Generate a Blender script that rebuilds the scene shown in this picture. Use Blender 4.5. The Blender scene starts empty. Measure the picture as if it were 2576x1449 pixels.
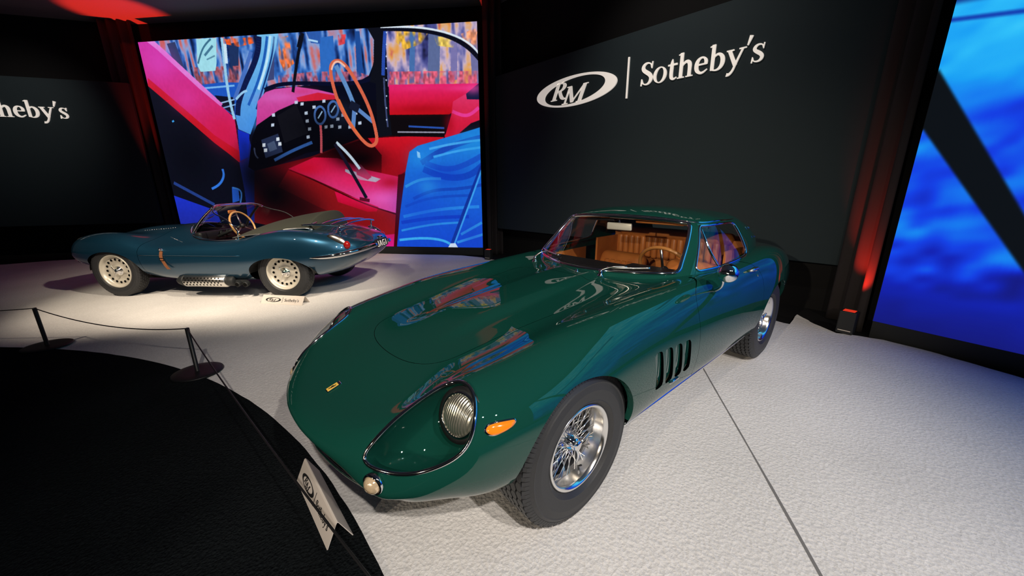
import bpy, math, random
import numpy as np
from mathutils import Matrix, Vector
scene = bpy.context.scene
COL = scene.collection
random.seed(7); RNG = np.random.RandomState(5)
# ---------------------------------------------------------------- camera, world, lights, exposure
cam_d = bpy.data.cameras.new('camera'); cam = bpy.data.objects.new('camera', cam_d); COL.objects.link(cam); scene.camera = cam
cam_d.sensor_fit = 'HORIZONTAL'; cam_d.sensor_width = 36.0; cam_d.lens = 36.0*936.59/2576; cam_d.clip_start = .02; cam_d.clip_end = 200
CAM_POS = np.array([1.10738, 1.57021, 1.41046])
R_CAM = np.array([[-0.747808, -0.177435, 0.639766], [0.66389, -0.191357, 0.722933], [-0.00585, 0.965349, 0.260896]])
M = Matrix.Identity(4)
for i in range(3):
    for j in range(3): M[i][j] = R_CAM[i][j]
    M[i][3] = CAM_POS[i]
cam.matrix_world = M
w = bpy.data.worlds.new('hall'); scene.world = w; w.use_nodes = True
bg = w.node_tree.nodes['Background']; bg.inputs[0].default_value = (.55, .62, .70, 1); bg.inputs[1].default_value = .02
scene.view_settings.view_transform = 'Standard'; scene.view_settings.look = 'None'
scene.view_settings.exposure = 0.0; scene.view_settings.gamma = 1.0; scene.view_settings.use_curve_mapping = False

def spot(name, loc, target, power, color, angle=50, blend=.35, size=.06):
    d = bpy.data.lights.new(name, 'SPOT'); d.energy = power; d.color = color; d.spot_size = math.radians(angle); d.spot_blend = blend; d.shadow_soft_size = size
    o = bpy.data.objects.new(name, d); COL.objects.link(o); o.location = loc
    o.rotation_euler = (Vector(target)-Vector(loc)).to_track_quat('-Z', 'Y').to_euler(); return o
# lamps of the lighting truss above and behind the camera
WARM = (1.0, .84, .66); NEUT = (1.0, .91, .82)
spot('truss_lamp_a', (2.0, 3.9, 4.6), (-.2, .3, .5), 720, NEUT, 56, .8)
spot('truss_lamp_b', (.8, 5.2, 4.6), (-1.0, .4, .4), 720, NEUT, 54, .8)
spot('truss_lamp_c', (4.6, -2.2, 4.6), (.9, -5.4, .3), 1000, WARM, 36, .6, .09)
spot('truss_lamp_d', (-1.2, .6, 4.7), (.3, -4.9, .3), 1300, WARM, 34, .6, .09)
spot('truss_lamp_e', (2.4, -1.2, 4.7), (.2, -5.1, .3), 900, WARM, 38, .6, .09)
spot('far_lamp', (10, 5.2, 4.2), (-1.9, -.2, .9), 1500, WARM, 22, 1, .08)
spot('far_lamp_b', (11, 1.6, 4.0), (-1.9, -.2, .9), 2200, WARM, 20, 1, .08)
spot('logo_lamp_a', (-1.9, -1.2, 4.8), (-4.15, -1.1, 2.75), 170, NEUT, 80, 1)
spot('logo_lamp_b', (3.6, -8.6, 4.8), (3.2, -11.4, 2.9), 150, NEUT, 60, 1)
spot('floor_uplight_a', (-3.68, 1.175, .26), (-3.97, 1.22, .85), 150, (1, .03, .015), 42, 1, .02)
spot('floor_uplight_b', (-3.45, -4.60, .26), (-3.52, -5.15, 4.8), 900, (1, .03, .015), 20, .6, .03)
spot('floor_uplight_c', (1.36, -10.22, .26), (1.27, -10.18, 4.8), 2200, (1, .03, .015), 24, .6, .03)


# ---------------------------------------------------------------- numeric surface helpers
def nspl(T, P, t):
    """natural cubic spline through P (n,d) at T, sampled at t"""
    T = np.asarray(T, float); P = np.asarray(P, float); n = len(T)
    sh = P.shape[1:]; P2 = P.reshape(n, -1)
    h = np.diff(T); A = np.eye(n); B = np.zeros_like(P2)
    for i in range(1, n-1):
        A[i, i-1] = h[i-1]; A[i, i] = 2*(h[i-1]+h[i]); A[i, i+1] = h[i]
        B[i] = 6*((P2[i+1]-P2[i])/h[i]-(P2[i]-P2[i-1])/h[i-1])
    M = np.linalg.solve(A, B)
    t = np.asarray(t, float); i = np.clip(np.searchsorted(T, t)-1, 0, n-2)
    a = ((T[i+1]-t)/h[i])[:, None]; b = ((t-T[i])/h[i])[:, None]; hh = (h[i]**2)[:, None]
    r = a*P2[i]+b*P2[i+1]+((a**3-a)*M[i]+(b**3-b)*M[i+1])*hh/6
    return r.reshape((len(t),)+sh)

def loft(st, step=.022, nk=7, ring_w=None):
    """st: list of half sections (nk keys, 3) from front to rear. Returns full closed-ring grid (m, n, 3)."""
    H = np.array(st, float); ns, k = H.shape[:2]
    Rr = H[:, ::-1][:, 1:-1]*np.array([1, -1, 1])
    F = np.concatenate([H, Rr], 1); K = F.shape[1]
    pad = 5
    G = np.concatenate([F[:, -pad:], F, F[:, :pad]], 1)
    d = np.linalg.norm(np.diff(G, axis=1), axis=2).mean(0); T = np.r_[0, np.cumsum(np.maximum(d, 1e-4)**.75)]
    t = np.concatenate([np.linspace(T[pad+i], T[pad+i+1], nk, endpoint=False) for i in range(K)])
    G2 = nspl(T, G.transpose(1, 0, 2), t).transpose(1, 0, 2)
    d = np.linalg.norm(np.diff(H, axis=0), axis=2).mean(1); T = np.r_[0, np.cumsum(d**.75)]
    t = np.concatenate([np.linspace(T[i], T[i+1], max(2, int(np.ceil(d[i]/step))), endpoint=False) for i in range(ns-1)]+[[T[-1]]])
    return nspl(T, G2, t)

class Shell:
    def __init__(s, V, N, A, F): s.V, s.N, s.A, s.F = V, N, A, F

def grid_shell(G, flip=False, A=None):
    m, n = G.shape[:2]
    du = np.gradient(G, axis=0)
    dv = np.roll(G, -1, 1)-np.roll(G, 1, 1)
    N = np.cross(dv, du) if not flip else np.cross(du, dv)
    N /= np.maximum(np.linalg.norm(N, axis=2, keepdims=True), 1e-12)
    idx = np.arange(m*n).reshape(m, n); nx = np.roll(idx, -1, 1)
    a, b, c, d = idx[:-1], nx[:-1], nx[1:], idx[1:]
    q = np.stack([a, b, c, d], 2).reshape(-1, 4)
    Vv = G.reshape(-1, 3); fn = np.cross(Vv[q[:, 1]]-Vv[q[:, 0]], Vv[q[:, 2]]-Vv[q[:, 0]])
    if (fn*N.reshape(-1, 3)[q[:, 0]]).sum() < 0: q = q[:, ::-1]
    if A is None: A = np.zeros((m, n, 1))
    return Shell(G.reshape(-1, 3), N.reshape(-1, 3), A.reshape(m*n, -1), [tuple(x) for x in q.tolist()])

def split(sh, f):
    """cut a shell along f = 0; returns (inside f<0, outside f>0)"""
    f = np.where(np.abs(f) < 1e-7, 1e-7, f); neg = (f < 0).tolist(); fl = f
    V, N, A = [sh.V], [sh.N], [sh.A]; n0 = len(sh.V); nv, nn, na = [], [], []; cache = {}
    fi, fo = [], []
    def mid(i, j):
        k = (i, j) if i < j else (j, i)
        if k not in cache:
            t = fl[i]/(fl[i]-fl[j])
            cache[k] = n0+len(nv)
            nv.append(sh.V[i]*(1-t)+sh.V[j]*t); na.append(sh.A[i]*(1-t)+sh.A[j]*t)
            q = sh.N[i]*(1-t)+sh.N[j]*t; nn.append(q/max(np.linalg.norm(q), 1e-9))
        return cache[k]
    for F in sh.F:
        c = sum(neg[i] for i in F)
        if c == 0: fo.append(F)
        elif c == len(F): fi.append(F)
        else:
            a, b = [], []
            for x in range(len(F)):
                i, j = F[x], F[(x+1) % len(F)]
                (a if neg[i] else b).append(i)
                if neg[i] != neg[j]:
                    q = mid(i, j); a.append(q); b.append(q)
            if len(a) > 2: fi.append(tuple(a))
            if len(b) > 2: fo.append(tuple(b))
    if nv:
        V.append(np.array(nv)); N.append(np.array(nn)); A.append(np.array(na))
    V = np.concatenate(V); N = np.concatenate(N); A = np.concatenate(A)
    def mk(Fs):
        if not Fs: return Shell(np.zeros((0, 3)), np.zeros((0, 3)), np.zeros((0, A.shape[1])), [])
        u = np.unique(np.concatenate([np.array(x) for x in Fs])); m = np.full(len(V), -1); m[u] = np.arange(len(u)); ml = m.tolist()
        return Shell(V[u], N[u], A[u], [tuple(ml[i] for i in x) for x in Fs])
    return mk(fi), mk(fo)

def sdf(P, poly):
    """signed distance of points P (n,2) to closed polygon (negative inside)"""
    poly = np.asarray(poly, float); P = np.asarray(P, float)
    out = np.full(len(P), 1e9); lo, hi = poly.min(0)-.15, poly.max(0)+.15
    m = np.all((P > lo) & (P < hi), 1); Q = P[m]
    if len(Q) == 0: return out
    a = poly; b = np.roll(poly, -1, 0); e = b-a
    w = Q[:, None]-a[None]; t = np.clip((w*e).sum(2)/np.maximum((e*e).sum(1), 1e-12), 0, 1)
    d = np.linalg.norm(w-t[..., None]*e, axis=2).min(1)
    y = Q[:, 1][:, None]; x = Q[:, 0][:, None]
    c = ((a[:, 1] > y) != (b[:, 1] > y)) & (x < (b[:, 0]-a[:, 0])*(y-a[:, 1])/np.where(b[:, 1] == a[:, 1], 1e-12, b[:, 1]-a[:, 1])+a[:, 0])
    out[m] = np.where(c.sum(1) % 2 == 1, -d, d)
    return out

def smooth_closed(P, n=8):
    P = np.asarray(P, float); K = len(P)
    G = np.concatenate([P[-4:], P, P[:5]]); T = np.r_[0, np.cumsum(np.linalg.norm(np.diff(G, axis=0), axis=1)**.6)]
    t = np.concatenate([np.linspace(T[4+i], T[5+i], n, endpoint=False) for i in range(K)])
    return nspl(T, G, t)

def smooth_open(P, n=8):
    P = np.asarray(P, float)
    if len(P) < 3:
        return np.array([P[0]*(1-i/n)+P[-1]*i/n for i in range(n+1)])
    T = np.r_[0, np.cumsum(np.linalg.norm(np.diff(P, axis=0), axis=1)**.7)]
    t = np.concatenate([np.linspace(T[i], T[i+1], n, endpoint=False) for i in range(len(P)-1)]+[[T[-1]]])
    return nspl(T, P, t)

def raycast(sh, O, D):
    """first hit of ray on shell (numpy, brute force) -> point, normal"""
    F = np.array([(q[0], q[i], q[i+1]) for q in sh.F for i in range(1, len(q)-1)])
    return raycast_tri(sh.V, sh.N, F, O, D)

def raycast_tri(V, N, F, O, D):
    a, b, c = V[F[:, 0]], V[F[:, 1]], V[F[:, 2]]; e1, e2 = b-a, c-a
    p = np.cross(np.broadcast_to(D, e2.shape), e2); det = (e1*p).sum(1); det = np.where(np.abs(det) < 1e-12, 1e-12, det)
    s = O-a; u = (s*p).sum(1)/det; q = np.cross(s, e1); v = (q*D).sum(1)/det; t = (e2*q).sum(1)/det
    ok = (u >= -1e-6) & (v >= -1e-6) & (u+v <= 1+1e-6) & (t > 1e-4)
    if not ok.any(): return None
    i = np.where(ok, t, 1e9).argmin()
    n = N[F[i, 0]]*(1-u[i]-v[i])+N[F[i, 1]]*u[i]+N[F[i, 2]]*v[i]
    return O+np.asarray(D)*t[i], n/np.linalg.norm(n)

# ---------------------------------------------------------------- scene helpers
def lin(c): return tuple((x/12.92 if x <= .04045 else ((x+.055)/1.055)**2.4) for x in [v/255. for v in c])
MATS = {}
def mat(name, col, rough=.5, metal=0, coat=0, coat_rough=.03, emit=None, trans=0, ior=1.45, spec=.5, sheen=0, bump=None, noise=None, alpha=1, coat_ior=1.5):
    m = bpy.data.materials.new(name); m.use_nodes = True; nt = m.node_tree; p = nt.nodes['Principled BSDF']; I = p.inputs
    I['Base Color'].default_value = (*col, 1); I['Roughness'].default_value = rough; I['Metallic'].default_value = metal
    I['Coat Weight'].default_value = coat; I['Coat Roughness'].default_value = coat_rough; I['Transmission Weight'].default_value = trans
    I['IOR'].default_value = ior; I['Coat IOR'].default_value = coat_ior; I['Specular IOR Level'].default_value = spec; I['Sheen Weight'].default_value = sheen; I['Alpha'].default_value = alpha
    if emit: I['Emission Color'].default_value = (*emit[0], 1); I['Emission Strength'].default_value = emit[1]
    if bump or noise:
        tc = nt.nodes.new('ShaderNodeTexCoord')
    if noise:  # (scale, other colour, detail)
        n = nt.nodes.new('ShaderNodeTexNoise'); n.inputs['Scale'].default_value = noise[0]; n.inputs['Detail'].default_value = noise[2]
        nt.links.new(tc.outputs['Object'], n.inputs['Vector'])
        r = nt.nodes.new('ShaderNodeValToRGB'); r.color_ramp.elements[0].position = .35; r.color_ramp.elements[1].position = .65
        r.color_ramp.elements[0].color = (*col, 1); r.color_ramp.elements[1].color = (*noise[1], 1)
        nt.links.new(n.outputs['Fac'], r.inputs['Fac']); nt.links.new(r.outputs['Color'], I['Base Color'])
    if bump:  # (scale, strength, distance)
        n = nt.nodes.new('ShaderNodeTexNoise'); n.inputs['Scale'].default_value = bump[0]; n.inputs['Detail'].default_value = 3
        nt.links.new(tc.outputs['Object'], n.inputs['Vector'])
        b = nt.nodes.new('ShaderNodeBump'); b.inputs['Strength'].default_value = bump[1]; b.inputs['Distance'].default_value = bump[2]
        nt.links.new(n.outputs['Fac'], b.inputs['Height']); nt.links.new(b.outputs['Normal'], I['Normal'])
    MATS[name] = m; return m

def link(name, me, parent=None, loc=None, rot=None):
    o = bpy.data.objects.new(name, me); COL.objects.link(o)
    if parent is not None: o.parent = parent
    if loc is not None: o.location = loc
    if rot is not None: o.rotation_euler = rot
    return o
def mesh(name, V, F, m, smooth=False, N=None):
    me = bpy.data.meshes.new(name); me.from_pydata(np.asarray(V, float).tolist(), [], [tuple(int(i) for i in f) for f in F])
    me.materials.append(m)
    if smooth or N is not None:
        me.polygons.foreach_set('use_smooth', [True]*len(me.polygons))
    if N is not None: me.normals_split_custom_set_from_vertices(np.asarray(N, float).tolist())
    me.update(); return me
def obj(name, VF, m, parent=None, smooth=False, loc=None, rot=None, N=None):
    return link(name, mesh(name, VF[0], VF[1], m, smooth, N), parent, loc, rot)
def shell_obj(name, sh, m, parent=None):
    return link(name, mesh(name, sh.V, sh.F, m, True, sh.N), parent)
def empty(name, loc=(0, 0, 0), rz=0):
    o = bpy.data.objects.new(name, None); COL.objects.link(o); o.location = loc; o.rotation_euler = (0, 0, rz); o.empty_display_size = .1; return o
def tag(o, label=None, cat=None, group=None, kind=None):
    for k, v in (('label', label), ('category', cat), ('group', group), ('kind', kind)):
        if v: o[k] = v
    return o
def join(*vfs):
    V, F, n = [], [], 0
    for v, f in vfs:
        v = np.asarray(v, float); V.append(v); F += [tuple(i+n for i in q) for q in f]; n += len(v)
    return np.concatenate(V), F
def xf(VF, loc=(0, 0, 0), rz=0, ry=0, rx=0, sc=(1, 1, 1)):
    Mx = Matrix.Translation(loc) @ Matrix.Rotation(rz, 4, 'Z') @ Matrix.Rotation(ry, 4, 'Y') @ Matrix.Rotation(rx, 4, 'X')
    A = np.array(Mx); V = np.asarray(VF[0], float)*np.array(sc)
    return V@A[:3, :3].T+A[:3, 3], VF[1]
def mirror_y(VF):
    return np.asarray(VF[0])*np.array([1, -1, 1]), [tuple(reversed(f)) for f in VF[1]]
def box(c, s):
    c = np.array(c, float); s = np.array(s, float)/2
    V = [c+s*np.array(k) for k in [(-1,-1,-1),(1,-1,-1),(1,1,-1),(-1,1,-1),(-1,-1,1),(1,-1,1),(1,1,1),(-1,1,1)]]
    return np.array(V), [(3,2,1,0),(4,5,6,7),(0,1,5,4),(1,2,6,5),(2,3,7,6),(3,0,4,7)]
def rbox(c, s, r=.01, n=3):
    """rounded box"""
    c = np.array(c, float); s = np.array(s, float)/2; r = min(r, s.min()*.999); V, F = [], []
    k = n+1; a = np.linspace(0, math.pi/2, k)
    # sphere-like grid split at the equator/meridians
    th = np.r_[np.linspace(-math.pi/2, 0, k), np.linspace(0, math.pi/2, k)]
    ph = np.concatenate([np.linspace(i*math.pi/2, (i+1)*math.pi/2, k) for i in range(4)])
    sgz = np.r_[[-1]*k, [1]*k]; q = np.repeat(np.arange(4), k)
    sx = np.array([1, -1, -1, 1])[q]; sy = np.array([1, 1, -1, -1])[q]
    for i, t in enumerate(th):
        for j, p in enumerate(ph):
            V.append(c+np.array([sx[j]*(s[0]-r)+r*math.cos(t)*math.cos(p), sy[j]*(s[1]-r)+r*math.cos(t)*math.sin(p), sgz[i]*(s[2]-r)+r*math.sin(t)]))
    n2 = len(ph); m2 = len(th)
    for i in range(m2-1):
        for j in range(n2): F.append((i*n2+j, i*n2+(j+1) % n2, (i+1)*n2+(j+1) % n2, (i+1)*n2+j))
    F.append(tuple(reversed(range(n2)))); F.append(tuple((m2-1)*n2+j for j in range(n2)))
    return np.array(V), F
def tube(P, r, n=8, closed=False, flat=None):
    """tube along polyline; r scalar or per point"""
    P = np.asarray(P, float); m = len(P); r = np.broadcast_to(np.asarray(r, float), (m,))
    T = (np.roll(P, -1, 0)-np.roll(P, 1, 0)) if closed else np.gradient(P, axis=0)
    T /= np.maximum(np.linalg.norm(T, axis=1, keepdims=True), 1e-9)
    u = np.cross(T[0], [0, 0, 1.]); 
    if np.linalg.norm(u) < 1e-3: u = np.cross(T[0], [0, 1., 0])
    V = []; a = np.arange(n)*2*math.pi/n
    for i in range(m):
        u = u-T[i]*(u@T[i]); u /= max(np.linalg.norm(u), 1e-9); v = np.cross(T[i], u)
        V.append(P[i]+r[i]*(np.cos(a)[:, None]*u+np.sin(a)[:, None]*v*(flat or 1)))
    V = np.concatenate(V); F = []
    for i in range(m if closed else m-1):
        for j in range(n):
            a0, a1 = i*n+j, i*n+(j+1) % n; b0, b1 = ((i+1) % m)*n+j, ((i+1) % m)*n+(j+1) % n
            F.append((a0, a1, b1, b0))
    if not closed: F.append(tuple(reversed(range(n)))); F.append(tuple((m-1)*n+j for j in range(n)))
    return V, F
def lathe(prof, n=48, axis='y', closed=False, caps=True):
    """profile (r, h) revolved about axis"""
    P = np.asarray(prof, float); m = len(P); a = np.arange(n)*2*math.pi/n; V = []
    for r, h in P:
        c, s = r*np.cos(a), r*np.sin(a); hh = np.full(n, h)
        V.append(np.stack([c, hh, s] if axis == 'y' else ([c, s, hh] if axis == 'z' else [hh, c, s]), 1))
    V = np.concatenate(V); F = []
    for i in range(m if closed else m-1):
        for j in range(n):
            a0, a1 = i*n+j, i*n+(j+1) % n; k = (i+1) % m
            F.append((a0, k*n+j, k*n+(j+1) % n, a1))
    if not closed and caps:
        if P[0, 0] > 1e-6: F.append(tuple(range(n)))
        if P[-1, 0] > 1e-6: F.append(tuple(reversed([(m-1)*n+j for j in range(n)])))
    return V, F
def ellipsoid(c, s, n=16, m=10):
    V, F = [], []
    for i in range(m+1):
        t = -math.pi/2+math.pi*i/m
        for j in range(n):
            p = 2*math.pi*j/n; V.append((c[0]+s[0]*math.cos(t)*math.cos(p), c[1]+s[1]*math.cos(t)*math.sin(p), c[2]+s[2]*math.sin(t)))
    for i in range(m):
        for j in range(n): F.append((i*n+j, i*n+(j+1) % n, (i+1)*n+(j+1) % n, (i+1)*n+j))
    return np.array(V), F
def prism(poly, z0, z1):
    """extruded polygon in xy"""
    P = np.asarray(poly, float); n = len(P)
    V = np.concatenate([np.c_[P, np.full(n, z0)], np.c_[P, np.full(n, z1)]])
    return V, [tuple(reversed(range(n))), tuple(range(n, 2*n))]+[(i, (i+1) % n, n+(i+1) % n, n+i) for i in range(n)]
def frame_xf(VF, O, X, Y, Z):
    A = np.stack([X, Y, Z]).astype(float); return np.asarray(VF[0], float)@A+np.asarray(O, float), VF[1]
def strip(L, Rr, z0, z1, closed=False):
    """extruded ribbon between two 2-D edge lists"""
    n = len(L); L = np.asarray(L, float); Rr = np.asarray(Rr, float)
    V = np.concatenate([np.c_[L, np.full(n, z1)], np.c_[Rr, np.full(n, z1)], np.c_[L, np.full(n, z0)], np.c_[Rr, np.full(n, z0)]]); F = []
    for i in range(n if closed else n-1):
        j = (i+1) % n
        F += [(i, n+i, n+j, j), (i, j, 2*n+j, 2*n+i), (n+j, n+i, 3*n+i, 3*n+j)]
    if not closed: F += [(0, 2*n, 3*n, n), (n-1, 2*n-1, 4*n-1, 3*n-1)]
    return V, F

# ---------------------------------------------------------------- lettering drawn with a variable-width pen
def pen(pts, smooth=True, n=6):
    P = np.asarray(pts, float)
    if smooth and len(P) > 2: P = smooth_open(P, n)
    T = np.gradient(P[:, :2], axis=0); T /= np.maximum(np.linalg.norm(T, axis=1, keepdims=True), 1e-9)
    nn = np.stack([-T[:, 1], T[:, 0]], 1)*P[:, 2:3]/2
    return P[:, :2]+nn, P[:, :2]-nn
GL = {
 'S': (.60, [[(.50,.74,.04),(.455,.89,.05),(.30,.965,.065),(.14,.88,.12),(.115,.74,.15),(.23,.60,.17),(.39,.48,.175),(.495,.33,.155),(.47,.15,.125),(.32,.035,.065),(.15,.09,.05),(.08,.26,.04)],[(.51,.70,.035),(.535,.99,.045)],[(.07,.30,.035),(.05,.0,.045)]]),
 'o': (.62, 'ring'),
 't': (.44, [[(.21,.86,.02),(.195,.70,.11),(.19,.45,.135),(.19,.2,.135),(.23,.06,.115),(.32,.03,.07),(.42,.09,.03)],[(.03,.63,.06),(.42,.63,.075)]]),
 'h': (.67, [[(.155,0,.13),(.155,1.02,.13)],[(.02,.018,.04),(.30,.018,.04)],[(.02,.955,.03),(.16,.99,.06)],[(.20,.48,.03),(.29,.60,.08),(.40,.63,.12),(.485,.54,.145),(.505,.36,.135),(.505,.0,.13)],[(.37,.018,.04),(.645,.018,.04)]]),
 'e': (.57, [[(.10,.375,.05),(.49,.375,.055)],[(.46,.36,.11),(.45,.53,.11),(.31,.645,.06),(.16,.56,.11),(.105,.34,.145),(.16,.13,.13),(.32,.035,.085),(.53,.15,.03)]]),
 'b': (.64, [[(.145,.04,.12),(.145,1.02,.13)],[(.01,.955,.03),(.15,.99,.06)],[(.17,.50,.03),(.29,.625,.07),(.43,.58,.12),(.515,.34,.15),(.44,.10,.11),(.29,.025,.055),(.14,.06,.05)]]),
 'y': (.62, [[(.09,.64,.12),(.335,.06,.13)],[(.545,.64,.06),(.33,.05,.07),(.24,-.17,.075),(.14,-.255,.10),(.07,-.25,.13)],[(-.01,.643,.04),(.245,.643,.04)],[(.42,.643,.04),(.66,.643,.04)]]),
 "'": (.22, [[(.16,1.02,.12),(.07,.70,.04)]]),
 's': (.46, [[(.37,.49,.03),(.33,.595,.04),(.22,.635,.05),(.115,.57,.09),(.10,.475,.11),(.18,.385,.125),(.29,.30,.13),(.36,.20,.115),(.34,.09,.09),(.23,.03,.05),(.11,.07,.04),(.07,.18,.03)],[(.375,.46,.025),(.39,.66,.035)],[(.06,.21,.025),(.045,.0,.035)]]),
 'R': (.68, [[(.15,0,.13),(.15,1,.13)],[(.02,.02,.045),(.30,.02,.045)],[(.02,.98,.045),(.2,.98,.045)],[(.14,.975,.05),(.40,.94,.09),(.485,.75,.14),(.39,.555,.09),(.16,.50,.05)],[(.31,.52,.12),(.46,.20,.13),(.60,.03,.12),(.70,.03,.06)]]),
 'M': (.98, [[(.15,0,.06),(.15,1,.06)],[(.04,.98,.045),(.2,.98,.045)],[(.03,.02,.045),(.28,.02,.045)],[(.17,.99,.13),(.48,.06,.13)],[(.47,.04,.05),(.80,.98,.05)],[(.82,1,.14),(.82,0,.14)],[(.80,.98,.045),(.96,.98,.045)],[(.68,.02,.045),(.97,.02,.045)]]),
 'J': (.50, [[(.36,1,.15),(.36,.22,.15),(.30,.08,.14),(.19,.06,.14),(.08,.16,.13)]]),
 'A': (.60, [[(.07,0,.13),(.29,1,.14)],[(.53,0,.13),(.31,1,.14)],[(.14,.3,.12),(.46,.3,.12)]]),
 'G': (.60, [[(.50,.80,.13),(.42,.93,.14),(.28,.94,.14),(.13,.80,.15),(.10,.5,.15),(.13,.2,.15),(.28,.06,.14),(.43,.08,.14),(.50,.22,.14),(.50,.45,.14)],[(.32,.45,.12),(.55,.45,.12)]]),
 '1': (.34, [[(.18,0,.15),(.18,1,.15)]]),
}
def glyph(ch, depth=.02, shear=0):
    w, d = GL[ch]; out = []
    if d == 'ring':
        a = np.linspace(0, 2*math.pi, 40, endpoint=False)
        o = np.stack([.31+.295*np.cos(a), .325+.345*np.sin(a)], 1); i = np.stack([.31+.165*np.cos(a-.12), .325+.305*np.sin(a)], 1)
        out.append(strip(i, o, 0, depth, True))
    else:
        for k, s in enumerate(d):
            L, Rr = pen(s, len(s) > 2); out.append(strip(L, Rr, 0, depth*(1-.012*k)))
    V, F = join(*out); V[:, 0] += shear*V[:, 1]; return V, F, w
def text(s, size, depth, shear=0, track=0):
    """list of (char, V, F) laid out along x"""
    x = 0; out = []
    for ch in s:
        V, F, w = glyph(ch, depth, shear); V = V*np.array([size, size, 1]); V[:, 0] += x; out.append((ch, V, F)); x += (w+track)*size
    return out, x
def oval_ring(rx, ry, depth):
    a = np.linspace(0, 2*math.pi, 72, endpoint=False)
    o = np.stack([rx*np.cos(a), ry*np.sin(a)], 1)
    i = np.stack([rx*.765*np.cos(a)-.015*rx, ry*.83*np.sin(a)], 1)
    th = math.radians(3.5); i = i@np.array([[math.cos(th), math.sin(th)], [-math.sin(th), math.cos(th)]])
    return strip(i, o, 0, depth, True)
def logo(width, depth=.02):
    """oval monogram, bar and name; returns list of (name, V, F); origin at left end of oval, centre height"""
    k = width/5.62; out = []
    V, F = oval_ring(1.285*k, .362*k, depth); V[:, 0] += 1.285*k; out.append(('logo_oval', V, F))
    for ch, x, y, s in (('R', .50, -.15, .40), ('M', .88, -.285, .40)):
        V, F, _ = glyph(ch, depth, .25); V = V*np.array([s*k*1.8, s*k, 1])+np.array([x*k, y*k, 0]); out.append(('letter', V, F))
    V, F = strip([(2.83*k, -.43*k), (2.83*k, .43*k)], [(2.865*k, -.43*k), (2.865*k, .43*k)], 0, depth); out.append(('divider_bar', V, F))
    tx, wd = text("Sotheby's", .46*k, depth)
    s = 2.43*k/wd
    for ch, V, F in tx:
        V = V*np.array([s, 1, 1])+np.array([3.17*k, -.235*k, 0]); out.append(('letter', V, F))
    return out

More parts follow.
